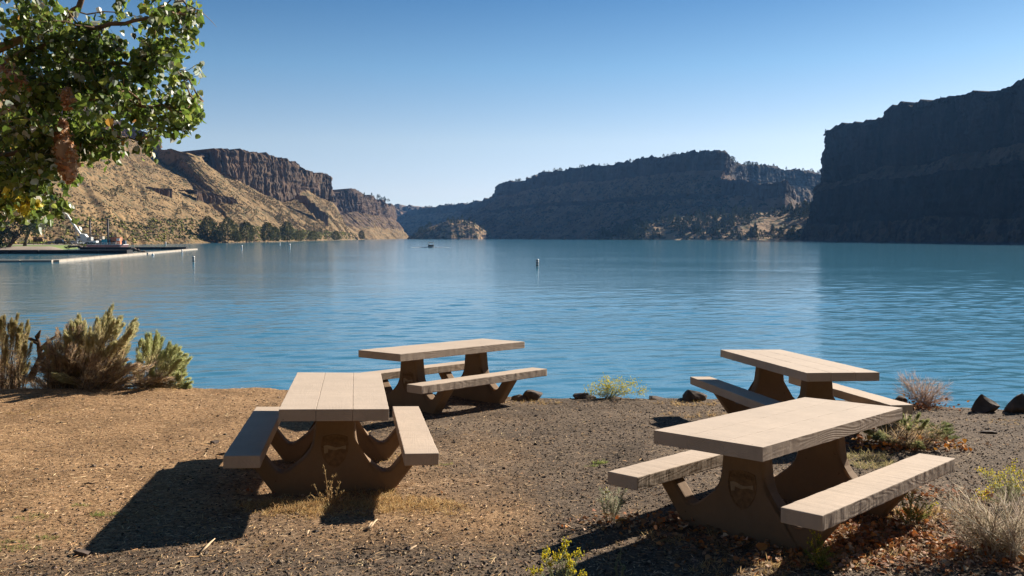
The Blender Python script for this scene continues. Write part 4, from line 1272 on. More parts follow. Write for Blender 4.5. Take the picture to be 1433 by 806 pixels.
# dry grass tufts, weeds, fallen leaves
dg = Bits()
def tufts(cx_, cy_, r, n, h, cols, dirx=0.0):
    a = rng.uniform(0, 2 * np.pi, n); q = r * np.sqrt(rng.random(n))
    x = cx_ + q * np.cos(a) * 1.5; y = cy_ + q * np.sin(a) * .6
    per = 9
    x = np.repeat(x, per) + rng.normal(0, .012, n * per); y = np.repeat(y, per) + rng.normal(0, .012, n * per)
    d = np.stack([rng.normal(dirx, .55, n * per), rng.normal(0, .55, n * per), rng.uniform(.35, 1.1, n * per)], 1)
    dg.blades(np.stack([x, y, gz(x, y) - .003], 1), d, h * rng.uniform(.4, 1.3, n * per), .0028, pal(cols, n * per, .25), bend=.25)
STRAW = [(.55, .38, .17), (.46, .30, .13), (.62, .46, .24), (.36, .22, .09)]
GRN = [(.16, .22, .05), (.24, .30, .08), (.34, .34, .12)]
for (px, py, r, n, h, c) in ((470, 712, .3, 160, .05, STRAW), (570, 706, .3, 160, .05, STRAW), (400, 712, .25, 90, .05, STRAW), (370, 705, .16, 60, .07, STRAW), (440, 708, .28, 130, .08, STRAW), (500, 700, .2, 100, .07, STRAW), (560, 702, .3, 160, .06, STRAW), (590, 712, .25, 60, .05, STRAW), (420, 720, .2, 50, .05, STRAW), (520, 690, .14, 50, .08, STRAW),
                            (350, 655, .10, 40, .07, STRAW), (545, 640, .3, 70, .05, STRAW), (470, 655, .25, 60, .05, STRAW), (1290, 724, .22, 80, .08, STRAW), (1180, 775, .3, 110, .06, STRAW), (1120, 740, .3, 90, .05, STRAW), (1010, 752, .4, 80, .06, STRAW),
                            (1235, 745, .3, 80, .06, STRAW), (1330, 770, .3, 90, .05, STRAW), (965, 565, .3, 60, .05, STRAW), (975, 580, .3, 40, .05, STRAW), (740, 563, .3, 40, .05, STRAW), (1200, 640, .2, 50, .10, [(.40, .33, .16), (.30, .28, .12)]), (1230, 655, .2, 40, .10, [(.40, .33, .16), (.30, .28, .12)]),
                            (24, 765, .10, 16, .035, GRN), (45, 722, .09, 14, .035, GRN), (60, 750, .06, 12, .03, GRN), (145, 718, .07, 22, .04, GRN), (118, 707, .05, 10, .03, GRN), (12, 756, .08, 10, .03, GRN), (620, 648, .06, 14, .03, GRN), (1400, 590, .3, 20, .03, STRAW),
                            (838, 648, .05, 20, .05, GRN), (828, 652, .04, 10, .035, GRN), (60, 578, .3, 40, .035, STRAW), (200, 545, .4, 60, .04, STRAW), (300, 760, .3, 20, .03, STRAW), (1150, 793, .2, 60, .06, STRAW), (1060, 800, .3, 60, .06, STRAW), (930, 770, .4, 50, .05, [(.30, .20, .10), (.22, .14, .07)])):
    p = on_ground(px, py)
    tufts(p[0], p[1], r, n, h, c)
tag(dg.build('dry_grass', M_BLADE), 'tufts of dry straw-coloured grass and small green weeds', None, None, 'stuff')

# dried weed stalks in front of the left table
rt, p = bush_at('dry_weed', 462, 706, 'dried golden weed stalks in front of the left table pedestal', 'plant')
p = np.array(rt.location); 
T = np.array([at(a, b_, p[1] + rng.uniform(-.04, .04)) - p for a, b_ in ((453, 653), (466, 668), (470, 666), (475, 676), (463, 676), (440, 680), (458, 680), (480, 690), (448, 690), (486, 694), (435, 692))])
S = len(T); b = rng.normal(0, .03, (S, 3)); b[:, 2] = 0
P = curve_pts(b, T, 6, np.zeros(S), .006)
bb = Bits(); bb.tubes(P, np.linspace(.004, .0022, 6)[None] * np.ones((S, 1)), pal([(.50, .35, .17), (.38, .25, .12)], S), 5); bb.build('stalks', M_CHIP, rt)
bb = Bits(); m = S * 26; s = np.repeat(np.arange(S), 26); i = rng.integers(2, 6, m); c = P[s, i] + rng.normal(0, .006, (m, 3))
bb.blades(c, rng.normal(0, .6, (m, 3)) + np.array([0, 0, 1]), rng.uniform(.008, .02, m), .005, pal([(.52, .37, .18), (.40, .27, .12)], m)); bb.build('seed_heads', M_BLADE, rt)['kind'] = 'stuff'

# fallen leaves
ORG = [(.42, .15, .045), (.28, .12, .055), (.40, .22, .11), (.20, .11, .065), (.34, .21, .13), (.56, .40, .26), (.50, .22, .07)]
lf = Bits()
def leaf_patch(px, py, rx, ry, n, s0=.016, s1=.046):
    n = int(n * 1.9)
    p = on_ground(px, py)
    x = p[0] + rng.normal(0, rx, n); y = p[1] + rng.normal(0, ry, n)
    nz = rng.normal(0, .45, (n, 3)) + np.array([0, 0, 1.])
    lf.leaves(np.stack([x, y, gz(x, y) + rng.uniform(.006, .04, n)], 1), np.stack([rng.normal(0, 1, n), rng.normal(0, 1, n), rng.normal(0, .35, n)], 1), nz, rng.uniform(s0, s1, n), pal(ORG, n, .3), .45)
for a in ((1250, 735, .35, .22, 330), (1190, 755, .35, .2, 330), (1290, 760, .35, .2, 260), (1330, 700, .25, .15, 90), (1120, 770, .4, .2, 170), (1370, 790, .3, .15, 120), (1060, 735, .35, .12, 90), (960, 735, .35, .12, 120), (900, 730, .3, .1, 60), (1255, 625, .4, .15, 90), (1290, 572, .2, .1, 60), (1020, 760, .4, .15, 90), (400, 690, .4, .2, 25), (1210, 790, .4, .1, 130)):
    leaf_patch(*a)
tag(lf.build('leaf_litter', M_DRYLEAF), 'brown and orange fallen leaves around the nearest table', None, None, 'stuff')
# a few big ones that stand out
lm = []
for k in range(4):
    B_ = Bits(); B_.leaves(np.zeros((1, 3)), np.array([[1., 0, .15]]), np.array([[.1, .2, 1.]]), .085, np.array([[(.50, .20, .05), (.60, .44, .27), (.36, .14, .05), (.58, .34, .12)][k]]), .45)
    lm.append(B_.mesh('fallen_leaf', M_DRYLEAF))
for k, (px, py, lab) in enumerate([(1207, 786, 'large pale curled leaf on the litter below the near bench'), (1062, 780, 'bright orange leaf in the sun left of the near bench corner'), (1245, 752, 'red-brown curled leaf among the litter right of the near bench'), (848, 727, 'tan leaf standing at the foot of the wispy grey-green plant'),
                                   (1215, 765, 'orange-red leaf lying between the pale leaf and the near bench'), (1290, 745, 'copper leaf on the sunlit litter left of the grey twiggy bush'), (862, 735, 'yellowish leaf at the edge of the table shadow'), (956, 745, 'tan leaf in the shade beside the near table pedestal')]):
    p = on_ground(px, py); o = link('fallen_leaf', lm[[1, 0, 2, 1, 0, 3, 3, 1][k]])
    o.location = (p[0], p[1], float(gz(p[0], p[1])) + .03); o.rotation_euler = (rng.uniform(-.5, .5), rng.uniform(-.5, .5), rng.uniform(0, 6.2))
    tag(o, lab, 'leaf', 'single fallen leaves that stand out')
# sticks
for k, (a, b_, lab) in enumerate([((281, 777), (301, 761), 'pale broken stick lying in front of the left table shadow'), ((516, 742), (528, 731), 'pale wood splinter in front of the left table'), ((783, 731), (806, 742), 'thin forked dry stick at the edge of the near table shadow'), ((514, 741), (521, 735), 'short pale splinter beside the longer one'), ((428, 753), (433, 748), 'small pale splinter in the gravel below the left table'), ((570, 773), (583, 767), 'slender pale twig in the gravel at bottom centre'),
                                   ((118, 678), (133, 680), 'thin dark twig on the tan ground at left'), ((498, 769), (520, 772), 'dark bark stick in the gravel at bottom centre'), ((560, 771), (540, 774), 'reddish twig on the gravel at bottom centre')]):
    p, q = on_ground(*a), on_ground(*b_)
    z = float(gz(p[0], p[1])) + .012
    mb = MB(); v = Vector((q[0] - p[0], q[1] - p[1], .012))
    mb.tube([(0, 0, 0), v * .35 + Vector((.004, .006, .005)), v * .7 + Vector((-.003, .004, 0)), v], [.006, .0075, .006, .003], 6)
    o = mb.build('stick', simple('stick_wood_pale', (.55, .40, .25), .9) if k not in (6, 7, 8) else M_BARKD); o.location = (p[0], p[1], z)
    tag(o, lab, 'stick', 'dry sticks lying on the ground')

# ------------------------------------------------------------------ far vegetation
def conifer_mesh(name, h, r, seed, n=420, cols=None, trunk=True, round_=0.0):
    """a small conifer: clumps of short dark faces on whorls, gaps between them"""
    g = np.random.default_rng(seed)
    B = Bits()
    cols = np.array(cols or [(.050, .062, .026), (.075, .085, .035), (.035, .045, .02), (.10, .10, .045)])
    nw = 16
    lev = g.integers(0, nw, n)
    t = (lev + g.uniform(-.35, .35, n)) / nw
    t = np.clip(t, 0, 1)
    prof = (1 - t) ** (0.75 if not round_ else .5) * np.clip(t * 6 + .35, 0, 1)
    branch = g.integers(0, 7, n) * 2 * np.pi / 7 + lev * 1.3 + g.normal(0, .25, n)
    rr = r * prof * np.sqrt(g.uniform(.12, 1, n)) * (1 + .3 * np.sin(branch * 2 + seed))
    pos = np.stack([np.cos(branch) * rr, np.sin(branch) * rr, h * (.10 + .88 * t)], 1)
    d = np.stack([np.cos(branch), np.sin(branch), g.uniform(-.25, .7, n)], 1) + g.normal(0, .35, (n, 3))
    nz = g.normal(0, 1, (n, 3))
    C = cols[g.integers(0, len(cols), n)] * g.uniform(.7, 1.3, (n, 1))
    B.leaves(pos, d, nz, h * .085 * g.uniform(.6, 1.4, n), C, .3)
    if trunk:
        P = np.array([[[0, 0, -.3], [0, 0, h * .45], [0, 0, h * .93]]], float)
        B.tubes(P, np.array([[h * .018, h * .012, h * .003]]), np.array([[.10, .07, .05]]), 5)
    return B.mesh(name, M_FAR)
M_FAR = col_mat('far_foliage', 0.9, 0.12, 0.1)
pines = [conifer_mesh('pine_tree', 1.0, .20 + .05 * k, 40 + k, 300) for k in range(5)]
brush = [conifer_mesh('juniper', 1.0, .48, 60 + k, 260, [(.095, .095, .045), (.13, .125, .06), (.065, .068, .032), (.16, .14, .07)], True, 1.0) for k in range(4)]

def surf_z(G, x, y):
    X, Y, Z = G[..., 0].ravel(), G[..., 1].ravel(), G[..., 2].ravel()
    i = np.argmin((X - x) ** 2 + (Y - y) ** 2)
    return Z[i]
def put(me, name, x, y, z, h, w=1.0, label=None, cat_=None, group=None):
    o = link(name, me)
    o.location = (x, y, z); o.scale = (h * w, h * w, h); o.rotation_euler = (0, 0, rng.uniform(0, 6.28))
    tag(o, label, cat_, group)
    return o
# pines on the wooded slope
U = GW.shape[1]; V = GW.shape[0]
cnt = 0
while cnt < 235:
    i = rng.integers(14, V - 4); j = rng.integers(4, U - 30)
    x, y, z = GW[i, j]
    if z < 1.5: continue
    if vnoise(x / 45, y / 45, 0, 77) + rng.uniform(-.4, .4) < .0: continue
    put(pines[cnt % 5], 'pine_tree', x, y, z - .6, rng.uniform(8, 16), rng.uniform(.85, 1.25), 'one of the many dark pines dotting the sunlit wooded slope', 'pine tree', 'pines on the wooded slope')
    cnt += 1
# smaller trees filling between them
fill = Bits()
n = 2400
i = rng.integers(8, V - 2, n); j = rng.integers(2, U - 2, n); c = GW[i, j]
k = (c[:, 2] > .8) & (vnoise(c[:, 0] / 45, c[:, 1] / 45, 0, 77) > -.2); c = c[k]; n = len(c)
c = c + rng.normal(0, 1.2, c.shape) * [1, 1, .2]
hh = rng.uniform(1.2, 4.5, n)
fill.stones(c + np.stack([0 * hh, 0 * hh, hh * .3], 1), hh, pal([(.055, .065, .028), (.09, .095, .04), (.13, .125, .05), (.04, .05, .022)], n, .3), .95)
tag(fill.build('scrub', M_FAR), 'scrub and young pines covering the wooded slope', None, None, 'stuff')

# junipers and pines on the mesa rims
def rim_trees(pts, n, hmin, hmax, label, group, jit=14):
    pts = np.array(pts)
    for k in range(n):
        t = rng.uniform(0, len(pts) - 1.001); i = int(t); f = t - i
        p = pts[i] * (1 - f) + pts[i + 1] * f
        put(pines[k % 5] if rng.random() < .6 else brush[k % 4], 'rim_tree', p[0] + rng.uniform(0, jit), p[1] + rng.uniform(2, jit + 6), p[2] - .6, rng.uniform(hmin, hmax), rng.uniform(.9, 1.4), label, 'tree', group)
rim_trees(c_rim[1:5], 34, 5, 10, 'one of the small trees lining the low left rim of the central mesa', 'trees on the low left rim of the central mesa')
rim_trees(c_rim[6:15], 62, 4, 9, 'one of the small trees lining the high rim of the central mesa', 'trees on the high rim of the central mesa')
rim_trees(c_rim[16:21], 34, 5, 11, 'one of the small trees on the descending right rim of the central mesa', 'trees on the right rim of the central mesa')
rim_trees(rim2[1:6], 22, 4, 8, 'one of the small trees on top of the second mesa on the left shore', 'trees on the second mesa')
rim_trees(rim[2:9], 12, 2, 5, 'one of the small bushes on top of the right-hand cliff', 'bushes on the right cliff', 8)
rim_trees(rimL[11:14], 6, 3, 6, 'one of the small trees on the left mesa top', 'trees on the left mesa top', 8)
for k in range(26):
    i = rng.integers(14, GK.shape[0] - 3); j = rng.integers(20, GK.shape[1] - 12); x, y, z = GK[i, j]
    if z > .5: put(pines[k % 5], 'pine_tree', x, y, z - .5, rng.uniform(6, 14), 1.0, 'one of the dark pines on the small sunlit knoll', 'pine tree', 'pines on the knoll')
# shrubs scattered on the left hillside
lab = 'one of the round junipers scattered over the tan left hillside'
cnt = 0
while cnt < 60:
    i = rng.integers(85, GL.shape[0] - 22); j = rng.integers(90, 700); x, y, z = GL[i, j]
    if z < 6: continue
    put(brush[cnt % 4], 'juniper', x, y, z - .6, rng.uniform(3, 7.5), rng.uniform(.8, 1.3), lab, 'juniper', 'junipers on the left hillside'); cnt += 1
def scatter_stuff(G, i0, i1, j0, j1, n, smin, smax, cols, seed, thr=-.2, cell=30):
    i = rng.integers(i0, i1, n); j = rng.integers(j0, j1, n); c = G[i, j].copy()
    c += (G[np.minimum(i + 1, G.shape[0] - 1), np.minimum(j + 1, G.shape[1] - 1)] - G[i, j]) * rng.random((n, 1))
    k = (c[:, 2] > .8) & (vnoise(c[:, 0] / cell, c[:, 1] / cell, c[:, 2] / cell, seed) > thr)
    c = c[k]; m = len(c)
    h = rng.uniform(smin, smax, m)
    B = Bits(); B.stones(c + np.stack([0 * h, 0 * h, h * .2], 1), h, pal(cols, m, .3), .75)
    return B
B = scatter_stuff(GL, 78, GL.shape[0] - 12, 10, 750, 34000, .45, 1.9, [(.13, .10, .058), (.17, .125, .068), (.085, .072, .042), (.21, .155, .085)], 5, -.12, 17)
tag(B.build('sagebrush', M_FAR), 'sagebrush dotting the tan left hillside', None, None, 'stuff')
B = scatter_stuff(GL, GL.shape[0] - 42, GL.shape[0] - 8, 10, 750, 4200, 1.0, 3.0, [(.20, .20, .05), (.28, .26, .07), (.10, .11, .04), (.15, .13, .06)], 6, -.6)
tag(B.build('shore_brush', M_FAR), 'yellow-green brush along the left shoreline', None, None, 'stuff')
B = scatter_stuff(GK, 6, GK.shape[0] - 4, 5, 190, 1500, 1.2, 3.4, [(.07, .075, .035), (.10, .10, .05), (.05, .055, .025)], 7, -.4)
tag(B.build('knoll_scrub', M_FAR), 'scrub on the sunlit knoll', None, None, 'stuff')

# the row of larger trees at the left waterline (each its own)
def shore_tree(px, ptop, pbase, Y, wpx, label, seed, cols=None, rnd=0.0):
    b = at(px, pbase, Y); h = (pbase - ptop) / F_PX * Y; r = wpx / 2 / F_PX * Y
    zz = 0.2
    root = empty('shore_pine', (b[0], Y, zz))
    tag(root, label, 'pine tree', 'pines along the left waterline')
    g = np.random.default_rng(seed)
    n = 1500
    B = Bits()
    t = g.beta(1.2, 1.35, n)
    prof = np.sin(np.pi * np.clip(t * .80 + .18, 0, 1)) ** .75
    # lumpy outline
    ph = g.uniform(0, 6.28, 4)
    a = g.uniform(0, 2 * np.pi, n)
    lump = 1 + .22 * np.sin(3 * a + ph[0] + t * 7) + .18 * np.sin(5 * a + ph[1] - t * 12)
    rr = r * prof * lump * g.uniform(.25, 1, n) ** .5
    pos = np.stack([np.cos(a) * rr, np.sin(a) * rr, h * (.06 + .92 * t)], 1)
    nz = g.normal(0, 1, (n, 3)); d = np.stack([np.cos(a), np.sin(a), g.uniform(-.2, 1, n)], 1) + g.normal(0, .4, (n, 3))
    C = np.array(cols or [(.105, .105, .042), (.15, .14, .055), (.070, .075, .032), (.20, .17, .065)])[g.integers(0, 4, n)] * g.uniform(.75, 1.25, (n, 1))
    B.leaves(pos, d, nz, h * .055 * g.uniform(.6, 1.4, n), C, .3)
    B.build('crown', M_FAR, root)
    B = Bits(); B.tubes(np.array([[[0, 0, -1.5], [.1, 0, h * .4], [0, .1, h * .85]]], float), np.array([[h * .022, h * .014, h * .004]]), np.array([[.09, .065, .045]]), 6)
    B.build('trunk', M_BARKD, root)
for k, a in enumerate([(291, 303, 340, 690, 22, 'tall olive pine at the left waterline, leftmost of the row'), (319, 304, 339, 700, 26, 'broad olive pine second from left in the waterline row'), (345, 310, 339, 720, 22, 'round olive pine third from left in the waterline row'),
                       (375, 310, 338, 760, 19, 'narrow olive pine in the middle of the waterline row'), (385, 316, 338, 770, 12, 'small pine tucked right of the narrow middle pine'), (402, 309, 337.5, 820, 18, 'leaning pine right of the middle of the waterline row'), (332, 322, 339.5, 700, 11, 'short bush between the second and third waterline pines'),
                       (418, 322, 337.5, 860, 14, 'low round tree right of the leaning waterline pine'), (438, 322, 337, 900, 14, 'dark round tree toward the right end of the waterline row'), (470, 318, 332, 1050, 11, 'small pine standing alone up the bank near the right end of the shore'), (506, 318, 331, 1400, 8, 'tiny pine below the second mesa'), (305, 322, 339.5, 690, 9, 'small bush between the two leftmost waterline pines')]):
    shore_tree(*a, seed=300 + k)

# rock band on the hillside
def outcrop(pts, h, label, seed, Y0):
    P = np.array([at(*p) for p in pts]); n = 80
    t = np.linspace(0, len(P) - 1, n); C = cat(P, t)
    rows = []
    m = 12
    s = np.linspace(0, 1, n) * 120
    for j in range(m):
        f = j / (m - 1)
        dis = 2.2 * fbm(s / 3.2, f * 1.0 + 0 * s, 0 * s, 3, seed) * (1 if 0 < j < m - 1 else .3)
        q = C.copy(); hh = h * (0.75 + .35 * fbm(s / 14, 0 * s, 0 * s, 2, seed + 1))
        q[:, 2] += hh * (.5 - f) - (6 if j == m - 1 else 0); q[:, 0] += 3 + dis + f * 1.5; q[:, 1] -= 2
        if j == 0: q[:, 0] -= 16; q[:, 2] -= 1
        rows.append(q)
    G = np.array(rows); idx = np.arange(m * n).reshape(m, n)
    q = np.stack([idx[:-1, :-1], idx[:-1, 1:], idx[1:, 1:], idx[1:, :-1]], -1).reshape(-1, 4)
    me = fast_mesh('rock_ledge', G.reshape(-1, 3), q, M_LEFT, attrs={'rock': np.ones(m * n)})
    tag(link('rock_ledge', me), label, None, None, 'structure')
outcrop([(268, 270, 865), (285, 273, 880), (300, 276, 890), (318, 279, 905), (326, 282, 915)], 8.5, 'short dark rock band crossing the tan hillside', 90, 0)
outcrop([(425, 279, 1190), (436, 290, 1195), (448, 300, 1200), (455, 306, 1210)], 16, 'dark rock rib below the left mesa', 91, 0)
outcrop([(185, 262, 760), (210, 264, 775), (235, 266, 790)], 3.5, 'thin rock ledge on the left hillside', 92, 0)

# ------------------------------------------------------------------ left shore: point of land, barge, crane, cars, docks
M_WHITE = simple('white_paint', (.72, .72, .70), .5, .1, 2)
M_PALE = simple('pale_dock', (.36, .31, .25), .8, .15, 1.5)
M_BLACK = simple('black_rubber', (.018, .018, .019), .7, .3, 1)
M_STEEL = simple('dark_steel', (.06, .052, .05), .6, .3, 2, metal=.3)
M_GLASS = simple('window_glass', (.03, .04, .05), .08, .1, 1, spec=.6)
M_CARB = simple('black_car_paint', (.018, .018, .022), .25, .1, 1, spec=.6)
M_CARG = simple('blue_grey_car_paint', (.10, .12, .16), .28, .1, 1, spec=.6)
M_CARR = simple('silver_car_paint', (.38, .40, .43), .28, .1, 1, spec=.6)
M_ORANGE = simple('rust_orange_paint', (.48, .17, .08), .65, .25, 1.2)
M_TEAL = simple('teal_paint', (.02, .30, .42), .5, .15, 1)
M_BROWN = simple('brown_board', (.075, .045, .028), .8, .2, 3)
M_RED = simple('faded_red_hull', (.42, .20, .18), .6, .3, 1)
M_GREY = simple('grey_metal', (.35, .35, .34), .5, .2, 2)

def lin(a, b, n): return np.linspace(a, b, n)
tx = np.concatenate([lin(-340, -245, 12), lin(-243, -140, 70)]); ty = lin(250, 600, 90)
def shore_line_y(x):   # front edge of the low point of land
    return 318 + np.clip((x + 172) / 12, 0, 3) ** 2 * 8 + 3.0 * fbm(x / 9, 0 * x, 0 * x, 3, 90)
def tz(X, Y):
    d = Y - shore_line_y(X)
    right = np.clip((-(0.512 - 0.022 * np.clip((Y - 340) / 40, 0, 1)) * Y - X) / 5, -1.5, 1)
    z = 1.35 * (1 - np.exp(-np.clip(d, 0, None) / 9)) + np.minimum(d, 0) * .12
    z = np.minimum(z, 1.4 * right + .2 * fbm(X / 6, Y / 6, 0 * X, 3, 91)) + .05 * fbm(X / 5, Y / 5, 0 * X, 3, 92)
    return np.maximum(z, -3.2)
def point_mat():
    m, nt, b = new_mat('shore_terrace')
    v = coords(nt)
    a = nt.nodes.new('ShaderNodeAttribute'); a.attribute_name = 'grass'
    n = noise(nt, v, .8, 5, .65)
    g = ramp(nt, n, [(.35, (.10, .15, .035)), (.65, (.19, .24, .06))])
    d = ramp(nt, n, [(.35, (.20, .155, .12)), (.65, (.34, .27, .215))])
    f = ramp(nt, math_(nt, 'ADD', a.outputs['Fac'], math_(nt, 'MULTIPLY', math_(nt, 'SUBTRACT', n, .5), .8)), [(.42, (0, 0, 0)), (.58, (1, 1, 1))])
    nt.links.new(mixc(nt, f, d, g), b.inputs['Base Color'])
    b.inputs['Roughness'].default_value = .95
    return m
terr = sheet('shore_terrace', tx, ty, tz, point_mat(), {'grass': lambda X, Y: (np.clip((Y - 336) / 6, 0, 1) * np.clip((395 - Y) / 10, 0, 1) * np.clip((-165 - X) / 8, 0, 1))})
tag(terr, 'low gravel and lawn point on the left shore', None, None, 'structure')

def far_root(name, px, Y, z, label, cat_, group=None, rz=0.0):
    r = empty(name, (at(px, 331, Y)[0], Y, z), rz)
    tag(r, label, cat_, group)
    return r

# pale floating walkway
def dock(name, pts, w, h, mat, label, z0=-.1, deckmat=None, seg=5.0, gap=.12, lean=0):
    pts = [np.array(p, float) for p in pts]
    root = empty(name, (pts[0][0], pts[0][1], 0)); tag(root, label, 'floating dock')
    o = pts[0]
    for a, b_ in zip(pts[:-1], pts[1:]):
        L = np.linalg.norm(b_ - a); n = max(1, int(round(L / seg))); d = (b_ - a) / L
        ang = math.atan2(d[1], d[0])
        sl_ = L / n
        mb = MB(); mb.box((0, 0, z0 + h / 2), (sl_ - gap, w, h), bevel=.05)
        me = None
        for k in range(n):
            c = a + d * (k + .5) * sl_ - o
            if me is None:
                ob = mb.build('pontoon', mat, root); me = ob.data
            else: ob = link('pontoon', me, root)
            ob.location = (c[0], c[1], random.uniform(-.03, .03)); ob.rotation_euler = (0, 0, ang + random.uniform(-.004, .004))
    return root
def wp(px, py, z=0.0):
    d = ray(px, py); t = (z - CAM_Z) / d[2]; return (d * t)[:2]
dock('floating_walkway', [wp(-60, 363.8, .5), wp(75, 363.2, .5), wp(150, 357.2, .5), wp(200, 353.4, .5)], 2.0, .55, M_PALE, 'pale floating walkway nearest the viewer on the left, bent in the middle')
dock('floating_walkway', [wp(201, 353.0, .5), wp(240, 350, .5), wp(272, 347.4, .5)], 2.4, .5, M_PALE, 'pale floating walkway running out to a point beyond the rocks')
dock('dark_breakwater', [wp(-60, 352.2, .6), wp(60, 352.2, .6), wp(182, 352.0, .6)], 5.0, 1.2, M_BLACK, 'long black floating breakwater close to the left shore', seg=9)
dock('dark_breakwater', [wp(118, 347.0, .6), wp(190, 347.2, .6), wp(262, 347.0, .6)], 5.5, 1.1, M_BLACK, 'black floating breakwater in front of the work barge', seg=9)
# rock heaps
def heap(px0, px1, py, Y, n, smin, smax, label, zb=.2):
    for k in range(n):
        px = px0 + (px1 - px0) * (k + .5) / n + rng.uniform(-1, 1)
        p = at(px, 331, Y); s_ = rng.uniform(smin, smax)
        o = link('boulder', rock_mesh('boulder', s_ * 1.2, s_, s_ * .8, 500 + k + int(px), 2))
        o.location = (p[0], Y + rng.uniform(-1, 1), zb + s_ * .2 + (.6 * math.sin(math.pi * (k + .5) / n)))
        tag(o, label, 'rock', label.replace('one of the ', ''))
heap(180, 201, 350, 268, 7, 1.0, 1.8, 'one of the brown boulders heaped beside the bend of the pale walkway', .1)
heap(86, 122, 345, 350, 11, 1.0, 2.0, 'one of the grey boulders edging the gravel point under the crane', .2)

# barge
zb = 0.0
YB = 420
barge = far_root('work_barge', 150, YB, 0, 'long low work barge with a faded red and white hull carrying containers', 'barge')
s_ = YB / F_PX
mb = MB(); mb.prism([(-23 * s_, 0.1), (-24 * s_, 1.1), (25 * s_, 1.1), (22 * s_, 0.0)], -4.5, 4.5, 'y', bevel=.1); mb.build('hull', M_RED, barge)
mb = MB(); mb.box((0.6 * s_, 0, 1.22), (47 * s_, 9, .22), bevel=.03); mb.build('deck', M_WHITE, barge)
mb = MB()
for k in range(12): mb.tube([((-22 + k * 4) * s_, -4.4, 1.3), ((-22 + k * 4) * s_, -4.4, 2.1)], .05, 5)
mb.tube([(-22 * s_, -4.4, 2.1), (22 * s_, -4.4, 2.1)], .045, 5); mb.tube([(-22 * s_, -4.4, 1.7), (22 * s_, -4.4, 1.7)], .035, 5)
mb.build('railing', M_WHITE, barge)
for dx, top in ((118 - 150, 309), (154 - 150, 306)):
    H = (345 - top) / F_PX * (YB if dx > 0 else YB + 12)
    mb = MB(); mb.tube([(dx * s_, -2 if dx > 0 else 6, -3), (dx * s_, -2 if dx > 0 else 6, H)], .42, 12); ob = mb.build('spud_pile', M_STEEL, barge)
    mb = MB(); mb.tube([(dx * s_, -2 if dx > 0 else 6, H - .5), (dx * s_, -2 if dx > 0 else 6, H + .1)], .6, 12); mb.build('pile_cap', M_STEEL, ob)
def on_barge(name, px0, px1, ztop, mat, label, cat_, y=0, dep=2.4, ribs=True, zb=1.34):
    w = (px1 - px0) * s_
    r = far_root(name, (px0 + px1) / 2, YB + y, zb, label, cat_)
    mb = MB(); mb.box((0, 0, (ztop - zb) / 2), (w, dep, ztop - zb), bevel=.04)
    mb.build('body', mat, r)
    if ribs:
        mb = MB(); n = max(4, int(w / .4))
        for k in range(n): mb.box((-w / 2 + (k + .5) * w / n, -dep / 2 - .03, (ztop - zb) / 2), (.12, .06, (ztop - zb) * .86))
        mb.build('ribs', mat, r)
        mb = MB(); mb.box((0, 0, ztop - zb + .04), (w + .1, dep + .1, .08)); mb.build('lid', mat, r)
    return r
on_barge('shipping_container', 156, 169.5, 4.6, M_ORANGE, 'rusty orange container at the right end of the work barge', 'container', 1, 2.6)
r = on_barge('equipment_box', 163, 167.5, 4.1, M_WHITE, 'white panel standing in front of the orange container', 'box', -2.5, .3, False, 2.9)
on_barge('tank_box', 143.5, 153, 3.7, M_TEAL, 'bright teal tank on the work barge left of the tall pile', 'tank', -1, 2.4, True)
on_barge('storage_box', 136, 141.5, 3.6, M_PALE, 'cream storage box on the barge left of the teal tank', 'box', -1, 2.2)
on_barge('storage_box', 141.2, 145, 5.1, M_PALE, 'tall cream box behind the teal tank', 'box', 3, 2.2, False)
on_barge('winch_box', 171, 176, 3.0, M_CARG, 'small blue machine at the right end of the barge deck', 'machine', -2, 1.4)
on_barge('engine_box', 158, 162, 2.9, M_BROWN, 'dark rusty engine housing in front of the orange container', 'machine', -3, 1.4)
# scaffold rack
rk_ = far_root('steel_rack', 129, YB + 5, 1.34, 'long open steel rack behind the crane on the barge', 'rack')
mb = MB()
for k in range(9): mb.box(((-10 + k * 2.5) * s_, 0, 2.2), (.25, .25, 4.4)); 
mb.build('posts', M_BROWN, rk_)
mb = MB(); mb.box((0, 0, 4.3), (22 * s_, .5, .3)); mb.build('top_beam', M_PALE, rk_)
mb = MB(); mb.box((0, .0, 2.6), (21 * s_, .3, .2)); mb.build('middle_beam', M_BROWN, rk_)
mb = MB(); mb.box((0, .5, 1.6), (20 * s_, .6, 2.2)); mb.build('stacked_beams', M_STEEL, rk_)

